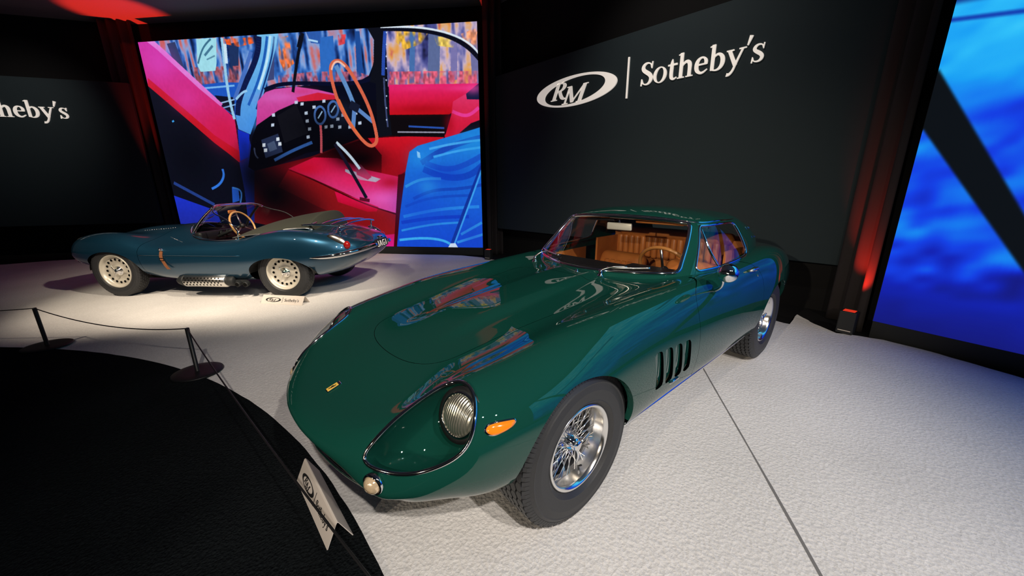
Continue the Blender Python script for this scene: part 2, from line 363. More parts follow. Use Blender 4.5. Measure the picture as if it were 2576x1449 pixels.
SCREEN_ART = [('p',(110,130,180),(110,130,180),1,[(-4,1028),(446,1023),(346,786),(229,675),(142,798)]),('p',(110,130,180),(110,130,180),1,[(374,1021),(682,1019),(709,997),(718,952),(711,855),(694,806),(660,782),(529,776),(344,768)]),('p',(150,130,170),(150,130,170),2,[(753,1020),(1011,1020),(1006,740),(746,756)]),('p',(45,105,190),(45,105,190),0,[(562,973),(603,978),(598,796),(552,790)]),('p',(30,75,150),(30,75,150),0,[(667,991),(680,990),(679,807),(659,800)]),('p',(90,105,150),(90,105,150),0,[(870,971),(902,968),(892,757),(859,756)]),('p',(110,110,160),(110,110,160),0,[(979,962),(1000,960),(1001,754),(983,755)]),('p',(120,115,170),(120,115,170),0,[(931,950),(947,946),(942,774),(923,767)]),('p',(30,50,95),(30,50,95),0,[(288,970),(320,976),(299,815),(276,808)]),('p',(45,60,100),(45,60,100),0,[(93,986),(120,992),(136,843),(110,845)]),('p',(60,70,120),(60,70,120),0,[(406,986),(430,984),(410,808),(379,801)]),('p',(70,110,170),(70,110,170),0,[(819,983),(835,982),(822,765),(808,766)]),('p',(235,90,40),(235,90,40),3,[(278,991),(376,992),(368,967),(317,955),(281,968)]),('p',(225,110,60),(225,110,60),3,[(442,983),(472,989),(478,872),(445,840),(434,892)]),('p',(220,170,60),(220,170,60),3,[(786,986),(873,974),(849,926),(804,905),(778,939)]),('p',(220,190,90),(220,190,90),3,[(883,954),(946,937),(935,903),(892,914)]),('p',(205,90,115),(205,90,115),3,[(755,819),(1002,806),(1003,741),(746,756)]),('p',(165,90,115),(165,90,115),3,[(425,824),(534,834),(663,825),(694,806),(660,782),(529,776),(419,776)]),('p',(150,80,95),(150,80,95),3,[(154,877),(307,875),(296,789),(168,798)]),('p',(225,70,80),(225,70,80),3,[(617,980),(640,981),(635,943),(614,936)]),('p',(235,150,110),(235,150,110),3,[(957,956),(1000,975),(998,867),(967,900)]),('p',(30,85,190),(30,85,190),0,[(166,798),(247,806),(312,800),(340,742),(276,636),(231,689)]),('p',(15,20,40),(15,20,40),0,[(213,749),(276,736),(265,655),(232,693)]),('l',(150,190,230),3,0,[(214,709),(275,727)]),('l',(120,170,220),3,0,[(217,685),(278,705)]),('l',(120,180,235),4,0,[(186,783),(283,789)]),('p',(158,218,232),(158,218,232),0,[(190,999),(253,998),(239,889),(231,858),(183,856),(177,884)]),('l',(60,110,140),4,0,[(180,893),(207,960),(235,995)]),('l',(70,120,150),5,0,[(206,926),(237,966)]),('l',(90,140,165),3,0,[(210,908),(238,923)]),('p',(19,20,34),(12,14,28),0,[(-28,845),(-1,807),(252,446),(286,286),(273,119),(-20,117),(-23,453)]),('b',(8,9,16),0.6,[96,162],[(89,450)]),('l',(50,120,225),6,0,[(191,398),(191,368),(172,324),(140,297)]),('l',(35,60,130),8,0,[(10,330),(138,214)]),('p',(28,50,200),(30,40,150),0,[(0,263),(141,182),(151,97),(-24,94)]),('p',(35,90,200),(35,90,200),0,[(211,307),(232,290),(229,235),(203,224)]),('l',(60,130,220),4,0,[(213,303),(238,286),(230,224)]),('p',(25,40,140),(25,40,140),0,[(252,446),(298,579),(307,406),(273,119),(245,119),(252,286)]),('l',(60,160,235),6,0,[(56,640),(58,632)]),('p',(205,55,170),(205,25,60),0,[(-7,1011),(51,1005),(68,974),(91,934),(168,796),(226,703),(264,642),(258,446),(252,430),(183,530),(84,680),(0,812)]),('p',(200,28,50),(190,20,30),0,[(5,841),(89,715),(187,564),(257,485),(255,430),(182,526),(83,678),(-1,805)]),('p',(228,140,225),(215,110,200),0,[(51,1005),(69,978),(170,812),(234,708),(226,697),(166,784),(57,963),(25,1007)]),('b',(215,70,190),0.6,[52,71],[(53,902)]),('b',(215,60,165),0.5,[46,55],[(119,736)]),('b',(205,25,70),0.6,[46,76],[(216,582)]),('b',(190,15,35),0.6,[19,39],[(256,475)]),('p',(115,190,235),(70,140,220),0,[(379,1000),(444,1001),(430,942),(371,749),(341,660),(306,563),(270,589),(268,636),(275,705),(308,788),(365,897)]),('l',(15,25,70),13,0,[(384,993),(373,930),(326,813),(285,705),(276,654)]),('l',(70,110,190),9,0,[(353,932),(316,831),(275,727)]),('l',(30,90,180),6,0,[(409,991),(388,895),(352,785),(316,698)]),('l',(20,55,120),4,0,[(430,989),(414,910),(369,767),(339,679)]),('l',(190,228,245),6,0,[(419,993),(398,894),(356,767)]),('l',(150,200,230),7,0,[(270,997),(267,938),(259,755),(263,636)]),('l',(200,225,240),8,0,[(276,971),(270,887)]),('p',(22,45,190),(22,45,190),0,[(267,589),(303,564),(286,455),(256,436)]),('l',(150,200,235),5,0,[(280,727),(307,758),(320,764)]),('b',(150,205,240),0.5,[14,50],[(429,976)]),('b',(60,140,225),0.6,[18,37],[(325,615)]),('b',(15,30,120),0.5,[18,48],[(279,503)]),('p',(205,80,165),(195,55,140),0,[(347,714),(377,754),(406,766),(474,773),(539,755),(588,735),(594,689),(473,695),(407,663),(329,600)]),('p',(205,30,55),(205,30,55),0,[(470,725),(538,743),(591,727),(592,689),(484,684)]),('l',(10,14,40),8,0,[(375,764),(420,783),(530,783),(660,780),(713,797)]),('p',(10,10,20),(6,6,12),0,[(280,406),(310,550),(332,605),(408,670),(474,706),(596,710),(725,699),(745,552),(677,510),(578,494),(476,469),(380,414),(298,386)]),('p',(18,18,26),(18,18,26),0,[(401,645),(467,695),(491,562),(411,518)]),('l',(70,110,180),5,1,[(552,641),(549,624),(543,611),(536,603),(528,604),(522,612),(519,626),(519,643),(522,660),(528,673),(535,680),(542,680),(548,672),(552,658)]),('l',(160,200,235),3,0,[(528,628),(544,660)]),('l',(70,110,180),5,1,[(593,666),(590,651),(585,639),(578,632),(571,632),(566,639),(563,652),(563,667),(565,683),(571,695),(577,701),(584,701),(589,694),(592,681)]),('l',(160,200,235),3,0,[(570,653),(586,684)]),('p',(190,205,225),(190,205,225),0,[(489,660),(499,662),(498,647),(488,646)]),('p',(190,205,225),(190,205,225),0,[(489,624),(499,626),(498,611),(488,610)]),('p',(190,205,225),(190,205,225),0,[(493,588),(503,589),(502,575),(492,573)]),('p',(190,205,225),(190,205,225),0,[(516,686),(526,687),(525,673),(515,672)]),('p',(190,205,225),(190,205,225),0,[(549,711),(558,712),(557,698),(547,697)]),('p',(190,205,225),(190,205,225),0,[(485,551),(495,553),(494,538),(484,536)]),('p',(190,205,225),(190,205,225),0,[(601,646),(611,647),(610,633),(600,632)]),('p',(190,205,225),(190,205,225),0,[(587,593),(597,594),(596,580),(586,578)]),('p',(190,205,225),(190,205,225),0,[(618,592),(627,593),(626,579),(617,577)]),('p',(190,205,225),(190,205,225),0,[(481,702),(491,703),(489,689),(479,688)]),('p',(190,205,225),(190,205,225),0,[(463,710),(473,711),(472,697),(462,696)]),('p',(190,205,225),(190,205,225),0,[(386,656),(396,658),(395,643),(385,642)]),('p',(190,205,225),(190,205,225),0,[(379,611),(389,612),(387,598),(377,596)]),('p',(190,205,225),(190,205,225),0,[(545,595),(555,596),(553,582),(544,580)]),('p',(190,205,225),(190,205,225),0,[(563,598),(573,599),(572,584),(562,583)]),('p',(190,205,225),(190,205,225),0,[(584,629),(594,630),(593,616),(583,615)]),('p',(190,205,225),(190,205,225),0,[(640,653),(650,654),(649,640),(639,639)]),('p',(190,205,225),(190,205,225),0,[(649,608),(659,610),(658,595),(648,594)]),('p',(35,45,75),(35,45,75),0,[(338,536),(396,564),(402,477),(342,448)]),('p',(70,85,115),(70,85,115),0,[(355,516),(380,531),(385,491),(359,478)]),('p',(215,225,235),(215,225,235),0,[(340,519),(350,520),(348,503),(338,502)]),('p',(215,225,235),(215,225,235),0,[(342,494),(353,495),(351,478),(340,477)]),('p',(215,225,235),(215,225,235),0,[(388,545),(398,547),(397,530),(386,529)]),('p',(215,225,235),(215,225,235),0,[(392,523),(402,524),(401,507),(390,506)]),('l',(60,70,100),4,0,[(311,499),(312,460),(318,448)]),('l',(45,85,150),7,0,[(370,437),(432,480),(500,519)]),('b',(215,110,200),0.5,[56,22],[(414,729)]),('b',(205,50,110),0.5,[37,14],[(490,751)]),('b',(4,5,10),0.5,[74,55],[(524,588)]),('b',(40,60,95),0.35,[36,54],[(603,648)]),('p',(75,8,14),(125,22,28),0,[(298,386),(407,423),(487,450),(642,529),(763,543),(804,432),(747,-4),(682,-5),(266,119)]),('p',(25,4,8),(120,10,18),0,[(486,440),(578,491),(673,537),(809,532),(791,396),(704,350),(605,361)]),('p',(205,20,38),(150,12,22),0,[(673,532),(907,541),(877,499),(800,473),(780,377),(752,349),(704,359),(710,453)]),('p',(200,15,55),(222,75,165),0,[(411,394),(499,448),(574,442),(663,383),(764,347),(785,282),(747,168),(670,204),(574,280),(478,351)]),('p',(150,18,25),(135,22,26),0,[(410,388),(477,348),(574,276),(670,200),(746,164),(738,-4),(682,-5),(686,62),(490,204),(368,305)]),('p',(220,15,75),(190,10,40),0,[(551,280),(622,244),(685,202),(678,180),(649,178),(557,228)]),('l',(60,5,12),3,0,[(416,388),(501,328),(621,234),(743,164)]),('p',(170,190,205),(170,190,205),0,[(593,390),(661,360),(701,340),(684,325),(635,337),(592,377)]),('p',(170,60,100),(170,60,100),0,[(622,422),(644,410),(673,350),(660,337),(628,361)]),('p',(225,30,150),(225,30,150),0,[(684,57),(740,67),(736,-10),(680,-12)]),('b',(5,5,9),0.97,[99,145],[(351,265)]),('b',(12,5,8),0.6,[79,104],[(436,183)]),('b',(6,6,12),0.9,[60,101],[(295,366)]),('b',(6,3,6),0.93,[67,53],[(642,436)]),('b',(8,3,6),0.8,[49,47],[(589,475)]),('b',(190,8,30),0.6,[57,35],[(469,393)]),('b',(232,95,190),0.75,[56,39],[(697,243)]),('b',(225,30,90),0.5,[50,35],[(616,332)]),('b',(170,10,30),0.7,[36,27],[(733,321)]),('b',(120,12,20),0.5,[77,83],[(613,122)]),('b',(150,20,25),0.4,[38,62],[(719,72)]),('p',(225,35,110),(195,15,25),0,[(749,764),(1003,754),(1003,704),(916,628),(744,631)]),('p',(14,10,14),(14,10,14),0,[(744,634),(913,628),(899,529),(736,540)]),('l',(40,80,170),4,0,[(797,581),(900,569)]),('l',(150,150,170),3,0,[(763,557),(900,550)]),('p',(220,60,120),(205,15,40),0,[(921,624),(928,683),(957,707),(979,726),(1007,753),(1004,577),(947,536),(899,524)]),('l',(230,60,150),7,0,[(925,641),(966,622),(999,654)]),('p',(15,25,60),(15,25,60),0,[(965,713),(979,730),(1007,762),(1006,687),(967,690)]),('p',(16,12,24),(16,12,24),0,[(942,545),(976,587),(1006,603),(1006,560)]),('b',(235,60,140),0.6,[49,13],[(952,737)]),('b',(235,50,125),0.5,[56,11],[(830,744)]),('b',(150,8,18),0.5,[79,21],[(837,654)]),('b',(240,80,170),0.5,[21,23],[(985,730)]),('b',(150,8,20),0.5,[15,46],[(915,590)]),('p',(30,125,215),(22,70,205),0,[(794,466),(819,492),(878,517),(947,545),(1009,572),(1006,-6),(731,-13),(746,164),(775,358)]),('l',(25,70,180),12,0,[(827,413),(876,458),(946,501),(1008,525)]),('l',(20,70,185),14,0,[(832,385),(896,347),(966,355),(1006,400)]),('l',(25,80,195),12,0,[(839,413),(908,384),(1007,445)]),('l',(60,160,235),5,0,[(864,440),(934,465),(1008,481)]),('l',(70,165,235),5,0,[(853,477),(923,498),(1005,513)]),('l',(22,70,180),7,0,[(796,243),(858,281),(929,290),(1002,308)]),('l',(22,75,190),6,0,[(769,204),(844,243),(975,258)]),('l',(40,130,225),7,0,[(761,154),(866,188),(992,204)]),('l',(45,140,225),5,0,[(751,83),(852,115),(937,126)]),('l',(20,60,190),8,0,[(753,124),(865,149),(961,155)]),('l',(60,170,235),6,0,[(742,34),(837,44),(897,20),(909,0)]),('l',(45,140,225),6,0,[(935,66),(999,126)]),('l',(50,150,230),6,0,[(922,25),(1001,67)]),('l',(50,150,225),6,0,[(774,301),(824,335),(883,338)]),('l',(18,50,150),8,0,[(1003,395),(963,242),(903,4)]),('l',(60,160,235),4,0,[(1009,406),(972,252),(913,14)]),('p',(210,225,240),(210,225,240),0,[(894,0),(902,20),(917,21),(924,0)]),('p',(190,220,245),(190,220,245),0,[(816,469),(825,461),(826,435),(817,439)]),('p',(70,6,12),(70,6,12),0,[(755,359),(777,366),(750,164),(731,-13),(721,-13)]),('b',(35,150,225),0.5,[45,45],[(980,500)]),('b',(40,150,230),0.5,[35,47],[(828,432)]),('b',(18,55,190),0.5,[70,47],[(896,356)]),('b',(20,70,205),0.5,[73,100],[(818,204)]),('b',(25,60,190),0.4,[48,61],[(971,46)]),('b',(50,165,230),0.4,[29,38],[(841,300)]),('p',(14,16,26),(14,16,26),0,[(721,1015),(750,1016),(742,761),(746,543),(703,536),(712,772),(695,780),(713,871),(718,952),(703,998),(682,1009),(683,1026)]),('l',(40,75,170),8,0,[(753,997),(743,902),(735,804)]),('l',(60,70,110),4,0,[(737,795),(735,719),(736,580)]),('l',(190,210,235),3,0,[(754,981),(756,976)]),('l',(190,210,235),3,0,[(751,933),(753,928)]),('l',(190,210,235),3,0,[(748,885),(750,880)]),('l',(190,210,235),3,0,[(745,836),(747,831)]),('l',(190,210,235),3,0,[(742,787),(744,781)]),('l',(190,210,235),3,0,[(739,719),(741,714)]),('l',(190,210,235),3,0,[(736,668),(738,662)]),('l',(190,210,235),3,0,[(733,615),(735,610)]),('l',(12,14,28),9,0,[(744,994),(851,979),(936,940),(982,891),(1010,842)]),('l',(215,228,240),4,0,[(739,1001),(851,988),(941,949),(988,902),(1010,858)]),('l',(14,16,28),7,0,[(516,995),(493,904),(462,749)]),('l',(14,16,28),11,0,[(511,985),(499,937)]),('p',(45,90,170),(45,90,170),0,[(526,1000),(567,1002),(564,948),(536,954)]),('l',(170,210,240),4,0,[(529,968),(557,957)]),('l',(180,200,215),7,0,[(575,517),(612,452),(639,389)]),('l',(20,18,35),8,0,[(570,509),(608,390),(650,247)]),('l',(90,15,40),8,0,[(628,244),(659,234)]),('l',(95,140,195),10,0,[(601,855),(626,760),(643,676)]),('l',(90,130,190),9,0,[(643,676),(693,606)]),('l',(90,130,190),10,0,[(643,676),(631,575)]),('l',(20,25,45),18,0,[(630,687),(655,663)]),('l',(212,100,72),8,1,[(584,834),(591,864),(609,874),(630,851),(659,772),(687,661),(699,563),(697,513),(681,497),(656,525),(623,602),(595,706),(585,788)]),('l',(240,190,170),4,0,[(587,837),(596,863),(608,871),(628,848)]),('l',(225,110,60),4,0,[(599,710),(624,611),(655,532)]),('l',(170,70,80),6,0,[(533,597),(531,551),(524,468)])]

# ---------------------------------------------------------------- materials
M_PAINT = mat('green_paint', (.0045, .047, .035), .42, 0, 1.0, .010, spec=.0, coat_ior=1.6)
M_BLUE = mat('blue_paint', (.010, .062, .118), .33, .65, 1.0, .015, spec=.4, coat_ior=1.6)
M_CHROME = mat('chrome', (.86, .86, .86), .045, 1)
M_RIM = mat('polished_alloy', (.88, .87, .85), .17, 1)
M_SLOT = mat('vent_recess', (.002, .014, .010), .4, coat=.6)
M_ALU = mat('brushed_metal', (.72, .70, .66), .28, 1)
M_RUB = mat('rubber', (.026, .027, .029), .5, bump=(180, .15, .002))
M_BLACK = mat('black_trim', (.008, .008, .009), .45)
M_DARK = mat('dark_void', (.003, .003, .003), .9, spec=.1)
M_GLASS = mat('clear_glass', (1, 1, 1), 0, trans=1, ior=1.01)
M_LEATHER = mat('tan_leather', (.55, .18, .04), .42, bump=(90, .12, .002), noise=(9, (.46, .14, .03), 2))
M_WOOD = mat('wood_rim', (.42, .17, .045), .25, coat=.6)
M_AMBER = mat('amber_lens', (.85, .22, .01), .12, coat=1)
M_RED = mat('red_lens', (.35, .008, .006), .1, coat=1)
M_LENS = mat('lamp_glass', (.72, .69, .60), .28, metal=.9, coat=1)
def flutes(m, sc, ax):
    nt = m.node_tree; tc = nt.nodes.new('ShaderNodeTexCoord'); w = nt.nodes.new('ShaderNodeTexWave'); w.bands_direction = ax; w.inputs['Scale'].default_value = sc; w.inputs['Distortion'].default_value = .6; b = nt.nodes.new('ShaderNodeBump'); b.inputs['Strength'].default_value = .5; b.inputs['Distance'].default_value = .006
    nt.links.new(tc.outputs['Object'], w.inputs['Vector']); nt.links.new(w.outputs['Fac'], b.inputs['Height']); nt.links.new(b.outputs['Normal'], nt.nodes['Principled BSDF'].inputs['Normal'])
flutes(M_LENS, 32, 'Y')
M_BRIGHT = mat('satin_chrome', (.86, .83, .78), .22, 1)
M_FABRIC = mat('black_cloth', (.012, .012, .0125), .95, spec=.1)
M_PANEL = mat('panel_face', (.020, .031, .036), .75, spec=.2, bump=(60, .05, .002))
M_LETTER = mat('letter_white', (.92, .87, .80), .5, emit=((.95, .87, .78), .45))  # emission stands in for the spotlit brightness; the letters are no lamps
M_CARD = mat('card_white', (.64, .58, .52), .5)
M_INK = mat('black_ink', (.01, .01, .011), .6)
M_GREY = mat('dark_grey_metal', (.012, .014, .015), .6)
M_CREAM = mat('wheel_paint', (.62, .58, .49), .35, metal=.25)
M_OLIVE = mat('folded_top_cloth', (.030, .033, .024), .85, bump=(40, .3, .004))
M_STRAP = mat('brown_leather', (.20, .075, .03), .5)
M_REDL = mat('red_leather', (.28, .012, .014), .45)
def thin_glass(name, tint, refl=.5):
    m = bpy.data.materials.new(name); m.use_nodes = True; nt = m.node_tree; nt.nodes.clear()
    o = nt.nodes.new('ShaderNodeOutputMaterial'); a = nt.nodes.new('ShaderNodeBsdfTransparent'); b = nt.nodes.new('ShaderNodeBsdfGlossy'); x = nt.nodes.new('ShaderNodeMixShader'); fr = nt.nodes.new('ShaderNodeFresnel')
    a.inputs[0].default_value = (*tint, 1); b.inputs['Roughness'].default_value = .01; gm = nt.nodes.new('ShaderNodeNewGeometry'); ma = nt.nodes.new('ShaderNodeMath'); ma.operation = 'MULTIPLY_ADD'; ma.inputs[1].default_value = -(1.5-1/1.5); ma.inputs[2].default_value = 1.5; nt.links.new(gm.outputs['Backfacing'], ma.inputs[0]); nt.links.new(ma.outputs[0], fr.inputs['IOR'])
    nt.links.new(fr.outputs[0], x.inputs[0]); nt.links.new(a.outputs[0], x.inputs[1]); nt.links.new(b.outputs[0], x.inputs[2]); nt.links.new(x.outputs[0], o.inputs[0]); return m
M_PANE = thin_glass('window_glass', (.93, .95, .94))
def carpet(name, c1, c2, scale, strength, dist):
    m = bpy.data.materials.new(name); m.use_nodes = True; nt = m.node_tree; p = nt.nodes['Principled BSDF']; L = nt.links.new
    p.inputs['Roughness'].default_value = .95; p.inputs['Specular IOR Level'].default_value = .1 if c1[0] > .1 else .02; p.inputs['Sheen Weight'].default_value = .1 if c1[0] > .1 else 0
    tc = nt.nodes.new('ShaderNodeTexCoord'); n = nt.nodes.new('ShaderNodeTexNoise'); n.inputs['Scale'].default_value = scale; n.inputs['Detail'].default_value = 4; n.inputs['Distortion'].default_value = 1.2
    v = nt.nodes.new('ShaderNodeTexVoronoi'); v.inputs['Scale'].default_value = scale*.9; v.feature = 'F1'
    big = nt.nodes.new('ShaderNodeTexNoise'); big.inputs['Scale'].default_value = 1.3; big.inputs['Detail'].default_value = 3
    for q in (n, v, big): L(tc.outputs['Object'], q.inputs['Vector'])
    ad = nt.nodes.new('ShaderNodeMath'); ad.operation = 'ADD'; L(n.outputs['Fac'], ad.inputs[0]); L(v.outputs['Distance'], ad.inputs[1])
    b = nt.nodes.new('ShaderNodeBump'); b.inputs['Strength'].default_value = strength; b.inputs['Distance'].default_value = dist; L(ad.outputs[0], b.inputs['Height']); L(b.outputs['Normal'], p.inputs['Normal'])
    r = nt.nodes.new('ShaderNodeValToRGB'); r.color_ramp.elements[0].position = .36; r.color_ramp.elements[1].position = .66; r.color_ramp.elements[0].color = (*c2, 1); r.color_ramp.elements[1].color = (*c1, 1)
    mx = nt.nodes.new('ShaderNodeMath'); mx.operation = 'MULTIPLY_ADD'; mx.inputs[1].default_value = .55; L(n.outputs['Fac'], mx.inputs[0])
    m2 = nt.nodes.new('ShaderNodeMath'); m2.operation = 'MULTIPLY'; m2.inputs[1].default_value = .45; L(big.outputs['Fac'], m2.inputs[0]); L(m2.outputs[0], mx.inputs[2]); L(mx.outputs[0], r.inputs['Fac']); L(r.outputs['Color'], p.inputs['Base Color']); return m
M_RUG = carpet('pale_carpet_pile', (.78, .76, .735), (.60, .585, .565), 68, .42, .008)
M_BRUG = carpet('black_carpet_pile', (.011, .0135, .015), (.004, .005, .006), 90, .9, .010)
M_CEIL = mat('ceiling_cloth', (.22, .21, .21), .9, bump=(30, .2, .01))

# ---------------------------------------------------------------- room shell
def slab(name, poly, z0, z1, m, kind='structure'):
    return tag(obj(name, prism(poly, z0, z1), m), kind=kind)
slab('floor', [(-9, -16), (12, -16), (12, 10), (-9, 10)], -.12, -.02, M_FABRIC)
slab('ceiling', [(-9, -16), (12, -16), (12, 10), (-9, 10)], 4.87, 4.95, M_CEIL)
def wall(name, a, b, thick=.1, z0=-.02, z1=4.87, m=None, par=None):
    a = np.array(a, float); b = np.array(b, float); d = (b-a)/np.linalg.norm(b-a); n = np.array([-d[1], d[0]])*thick
    return tag(obj(name, prism([a, b, b+n, a+n], z0, z1), m or M_FABRIC, par), kind=None if par else 'structure')
wall('wall_left', (1.15, -11.05), (7.2, -13.9))
wall('wall_back', (-4.45, -5.0), (1.15, -11.05))
wall('wall_right', (-4.5, 1.35), (-4.45, -5.0))
wall('wall_side', (-2.95, 9.5), (-4.5, 1.35))

# ---------------------------------------------------------------- carpets
def arc(c, r, a0, a1, n): t = np.radians(np.linspace(a0, a1, n)); return np.stack([c[0]+r*np.cos(t), c[1]+r*np.sin(t)], 1)
seam_a, seam_b = np.array([-1.58, .74]), np.array([.85, 2.46])
RUG = [(6.6, -12.55), (3.85, -10.5), (3.2, -10.45), (2.75, -10.3), (2.0, -10.3), (1.25, -10.05), (.3, -9.2), (-.9, -7.95), (-2.1, -6.62), (-2.62, -5.98), (-3.05, -5.5), (-3.35, -5.08), (-3.52, -4.6), (-3.60, -3.2), (-3.62, -1), (-3.6, .25), (-3.53, .70), (-3.535, .745), (-3.97, .72), (-3.73, .925), (-3.575, 1.12), (-3.64, 1.28), (-3.68, 1.45), (-3.63, 1.75), (-3.44, 2.25), (-2.4, 5.6)]
d = (seam_b-seam_a)/np.linalg.norm(seam_b-seam_a); nn = np.array([-d[1], d[0]])
def rough_edge(P, amp, step=.06):
    P = np.asarray(P, float); out = []
    for i in range(len(P)):
        a, b = P[i], P[(i+1) % len(P)]; k = max(1, int(np.linalg.norm(b-a)/step))
        for j in range(k): out.append(a+(b-a)*j/k+RNG.uniform(-amp, amp, 2)*(1 if j else .3))
    return np.array(out)
# the seam where two widths of carpet meet: from the wall past the coupe to the front
S0, S1 = seam_a-d*2.35, seam_b+d*1.9
main = RUG+[(2.2, 6.0), (6.6, 3.6)]
def carpet_obj(name, poly, z0, z1, m, label, cat, edge):
    P = rough_edge(poly, edge); o = obj(name, prism(P, z0, z1), m); return tag(o, label, cat)
carpet_obj('stage_carpet', main, -.02, -.001, M_RUG, 'pale grey-white carpet spread under both cars', 'carpet', .006)
# the seam where two widths of carpet meet runs from under the coupe towards the camera: a thin uneven strip on top, the shade of the join put into its colour
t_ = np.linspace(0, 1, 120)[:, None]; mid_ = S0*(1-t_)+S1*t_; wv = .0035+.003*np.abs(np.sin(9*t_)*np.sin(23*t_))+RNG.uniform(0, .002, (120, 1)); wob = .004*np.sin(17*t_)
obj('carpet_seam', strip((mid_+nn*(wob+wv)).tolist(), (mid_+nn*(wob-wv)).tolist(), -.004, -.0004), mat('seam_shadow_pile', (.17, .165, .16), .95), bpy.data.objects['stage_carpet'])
carpet_obj('round_carpet', arc((6.427, .165), 5.668, 60, 300, 260), .0004, .010, M_BRUG, 'round black carpet in the front corner behind the low rope', 'carpet', .007)

# ---------------------------------------------------------------- pictures shown on the two screens (painted into an array)
def blur(a, k):
    for ax in (0, 1):
        p = np.pad(a, [(k, k) if i == ax else (0, 0) for i in range(3)], mode='edge'); c = np.cumsum(p, ax); c = np.concatenate([np.zeros_like(c.take([0], ax)), c], ax); n = a.shape[ax]
        a = (c.take(range(2*k+1, 2*k+1+n), ax)-c.take(range(0, n), ax))/(2*k+1)
    return a
def vnoise(h, w, ch, cw, rs):
    g = rs.rand(ch+3, cw+3); y = np.linspace(0, ch, h); x = np.linspace(0, cw, w); yi, xi = y.astype(int), x.astype(int); fy, fx = (y-yi)[:, None], (x-xi)[None]
    fy, fx = fy*fy*(3-2*fy), fx*fx*(3-2*fx); q = lambda a, b: g[np.ix_(yi+a, xi+b)]
    return q(0, 0)*(1-fy)*(1-fx)+q(1, 0)*fy*(1-fx)+q(0, 1)*(1-fy)*fx+q(1, 1)*fy*fx
def paint_cabin():
    Wp, Hp = 1280, 748; rs = np.random.RandomState(3); im = np.zeros((Hp, Wp, 3))+np.array([9, 11, 26.])
    n1 = vnoise(Hp, Wp, 9, 110, rs); n2 = vnoise(Hp, Wp, 40, 130, rs); n3 = vnoise(Hp, Wp, 22, 34, rs); n4 = vnoise(Hp, Wp, 90, 200, rs)
    pal = lambda cols, t: np.stack([np.interp(t, np.linspace(0, 1, len(cols)), [c[k] for c in cols]) for k in range(3)], -1)
    F1 = pal([(12, 20, 50), (25, 55, 120), (50, 105, 190), (130, 165, 220), (190, 120, 135), (205, 85, 60)], np.clip(1.05*n1+.18*n2+.12*n4-.22, 0, 1))
    F2 = pal([(25, 25, 55), (60, 65, 130), (110, 110, 170), (205, 180, 200), (225, 160, 80), (190, 80, 100)], np.clip(.85*n1+.25*n3+.15*n4-.16, 0, 1))
    F1, F2 = blur(F1, 2), blur(F2, 2); sx, sy = Wp/1000., Hp/1000.
    def fill(P, c, c2, n):
        P = np.asarray(P, float)*[sx, sy]; lo = np.maximum(np.floor(P.min(0)).astype(int)-1, 0); hi = np.minimum(np.ceil(P.max(0)).astype(int)+2, [Wp, Hp])
        if (hi <= lo).any(): return
        xs = np.arange(lo[0], hi[0])+.5; ys = np.arange(lo[1], hi[1])+.5; m = np.zeros((len(ys), len(xs)))
        for oy in (-.25, .25):
            Y = (ys+oy)[:, None]; inside = np.zeros((len(ys), len(xs)), bool)
            for i in range(len(P)):
                a, b = P[i], P[(i+1) % len(P)]
                if a[1] == b[1]: continue
                h = (a[1] > Y) != (b[1] > Y); inside ^= h & (xs[None] < (b[0]-a[0])*(Y-a[1])/(b[1]-a[1])+a[0])
            m += inside/2.
        s = (slice(lo[1], hi[1]), slice(lo[0], hi[0])); t = ((ys-P[:, 1].min())/max(np.ptp(P[:, 1]), 1))[:, None, None]
        colr = np.array(c2, float)*(1-t)+np.array(c, float)*t+np.zeros((1, len(xs), 1))
        if n == 1: colr = F1[s]
        elif n == 2: colr = F2[s]
        elif n == 3: colr = colr*(.75+.5*n4[s][..., None]); m = m*np.clip(n2[s]*2.2-.4, 0, 1)
        else: colr = colr*(.975+.05*n4[s][..., None])
        im[s] = im[s]*(1-m[..., None])+colr*m[..., None]
    for q in SCREEN_ART:
        if q[0] == 'p': fill(q[4], q[1], q[2], q[3])
        elif q[0] == 'b':
            cx, cy = q[4][0][0]*sx, q[4][0][1]*sy; rx, ry = max(q[3][0]*sx, 2), max(q[3][1]*sy, 2); x0, x1 = int(max(cx-2.6*rx, 0)), int(min(cx+2.6*rx, Wp)); y0, y1 = int(max(cy-2.6*ry, 0)), int(min(cy+2.6*ry, Hp))
            if x1 > x0 and y1 > y0:
                g = q[2]*np.exp(-(((np.arange(x0, x1)-cx)/rx)**2)[None]-(((np.arange(y0, y1)-cy)/ry)**2)[:, None]); im[y0:y1, x0:x1] = im[y0:y1, x0:x1]*(1-g[..., None])+np.array(q[1], float)*g[..., None]
        else:
            P = np.asarray(q[4], float)*[1, sy/sx]
            P = smooth_closed(P, 5) if q[3] else smooth_open(P, 6) if len(P) > 2 else P
            T = (np.roll(P, -1, 0)-np.roll(P, 1, 0)) if q[3] else np.gradient(P, axis=0); T /= np.maximum(np.linalg.norm(T, axis=1, keepdims=True), 1e-9)
            o = np.stack([-T[:, 1], T[:, 0]], 1)*q[2]*.62; A, B = (P+o)*[1, sx/sy], (P-o)*[1, sx/sy]; k = len(P)
            for i in range(k if q[3] else k-1): j = (i+1) % k; fill([A[i], A[j], B[j], B[i]], q[1], q[1], 0)
    im = .6*im+.4*blur(im, 1)
    return np.clip(im/255., 0, 1)
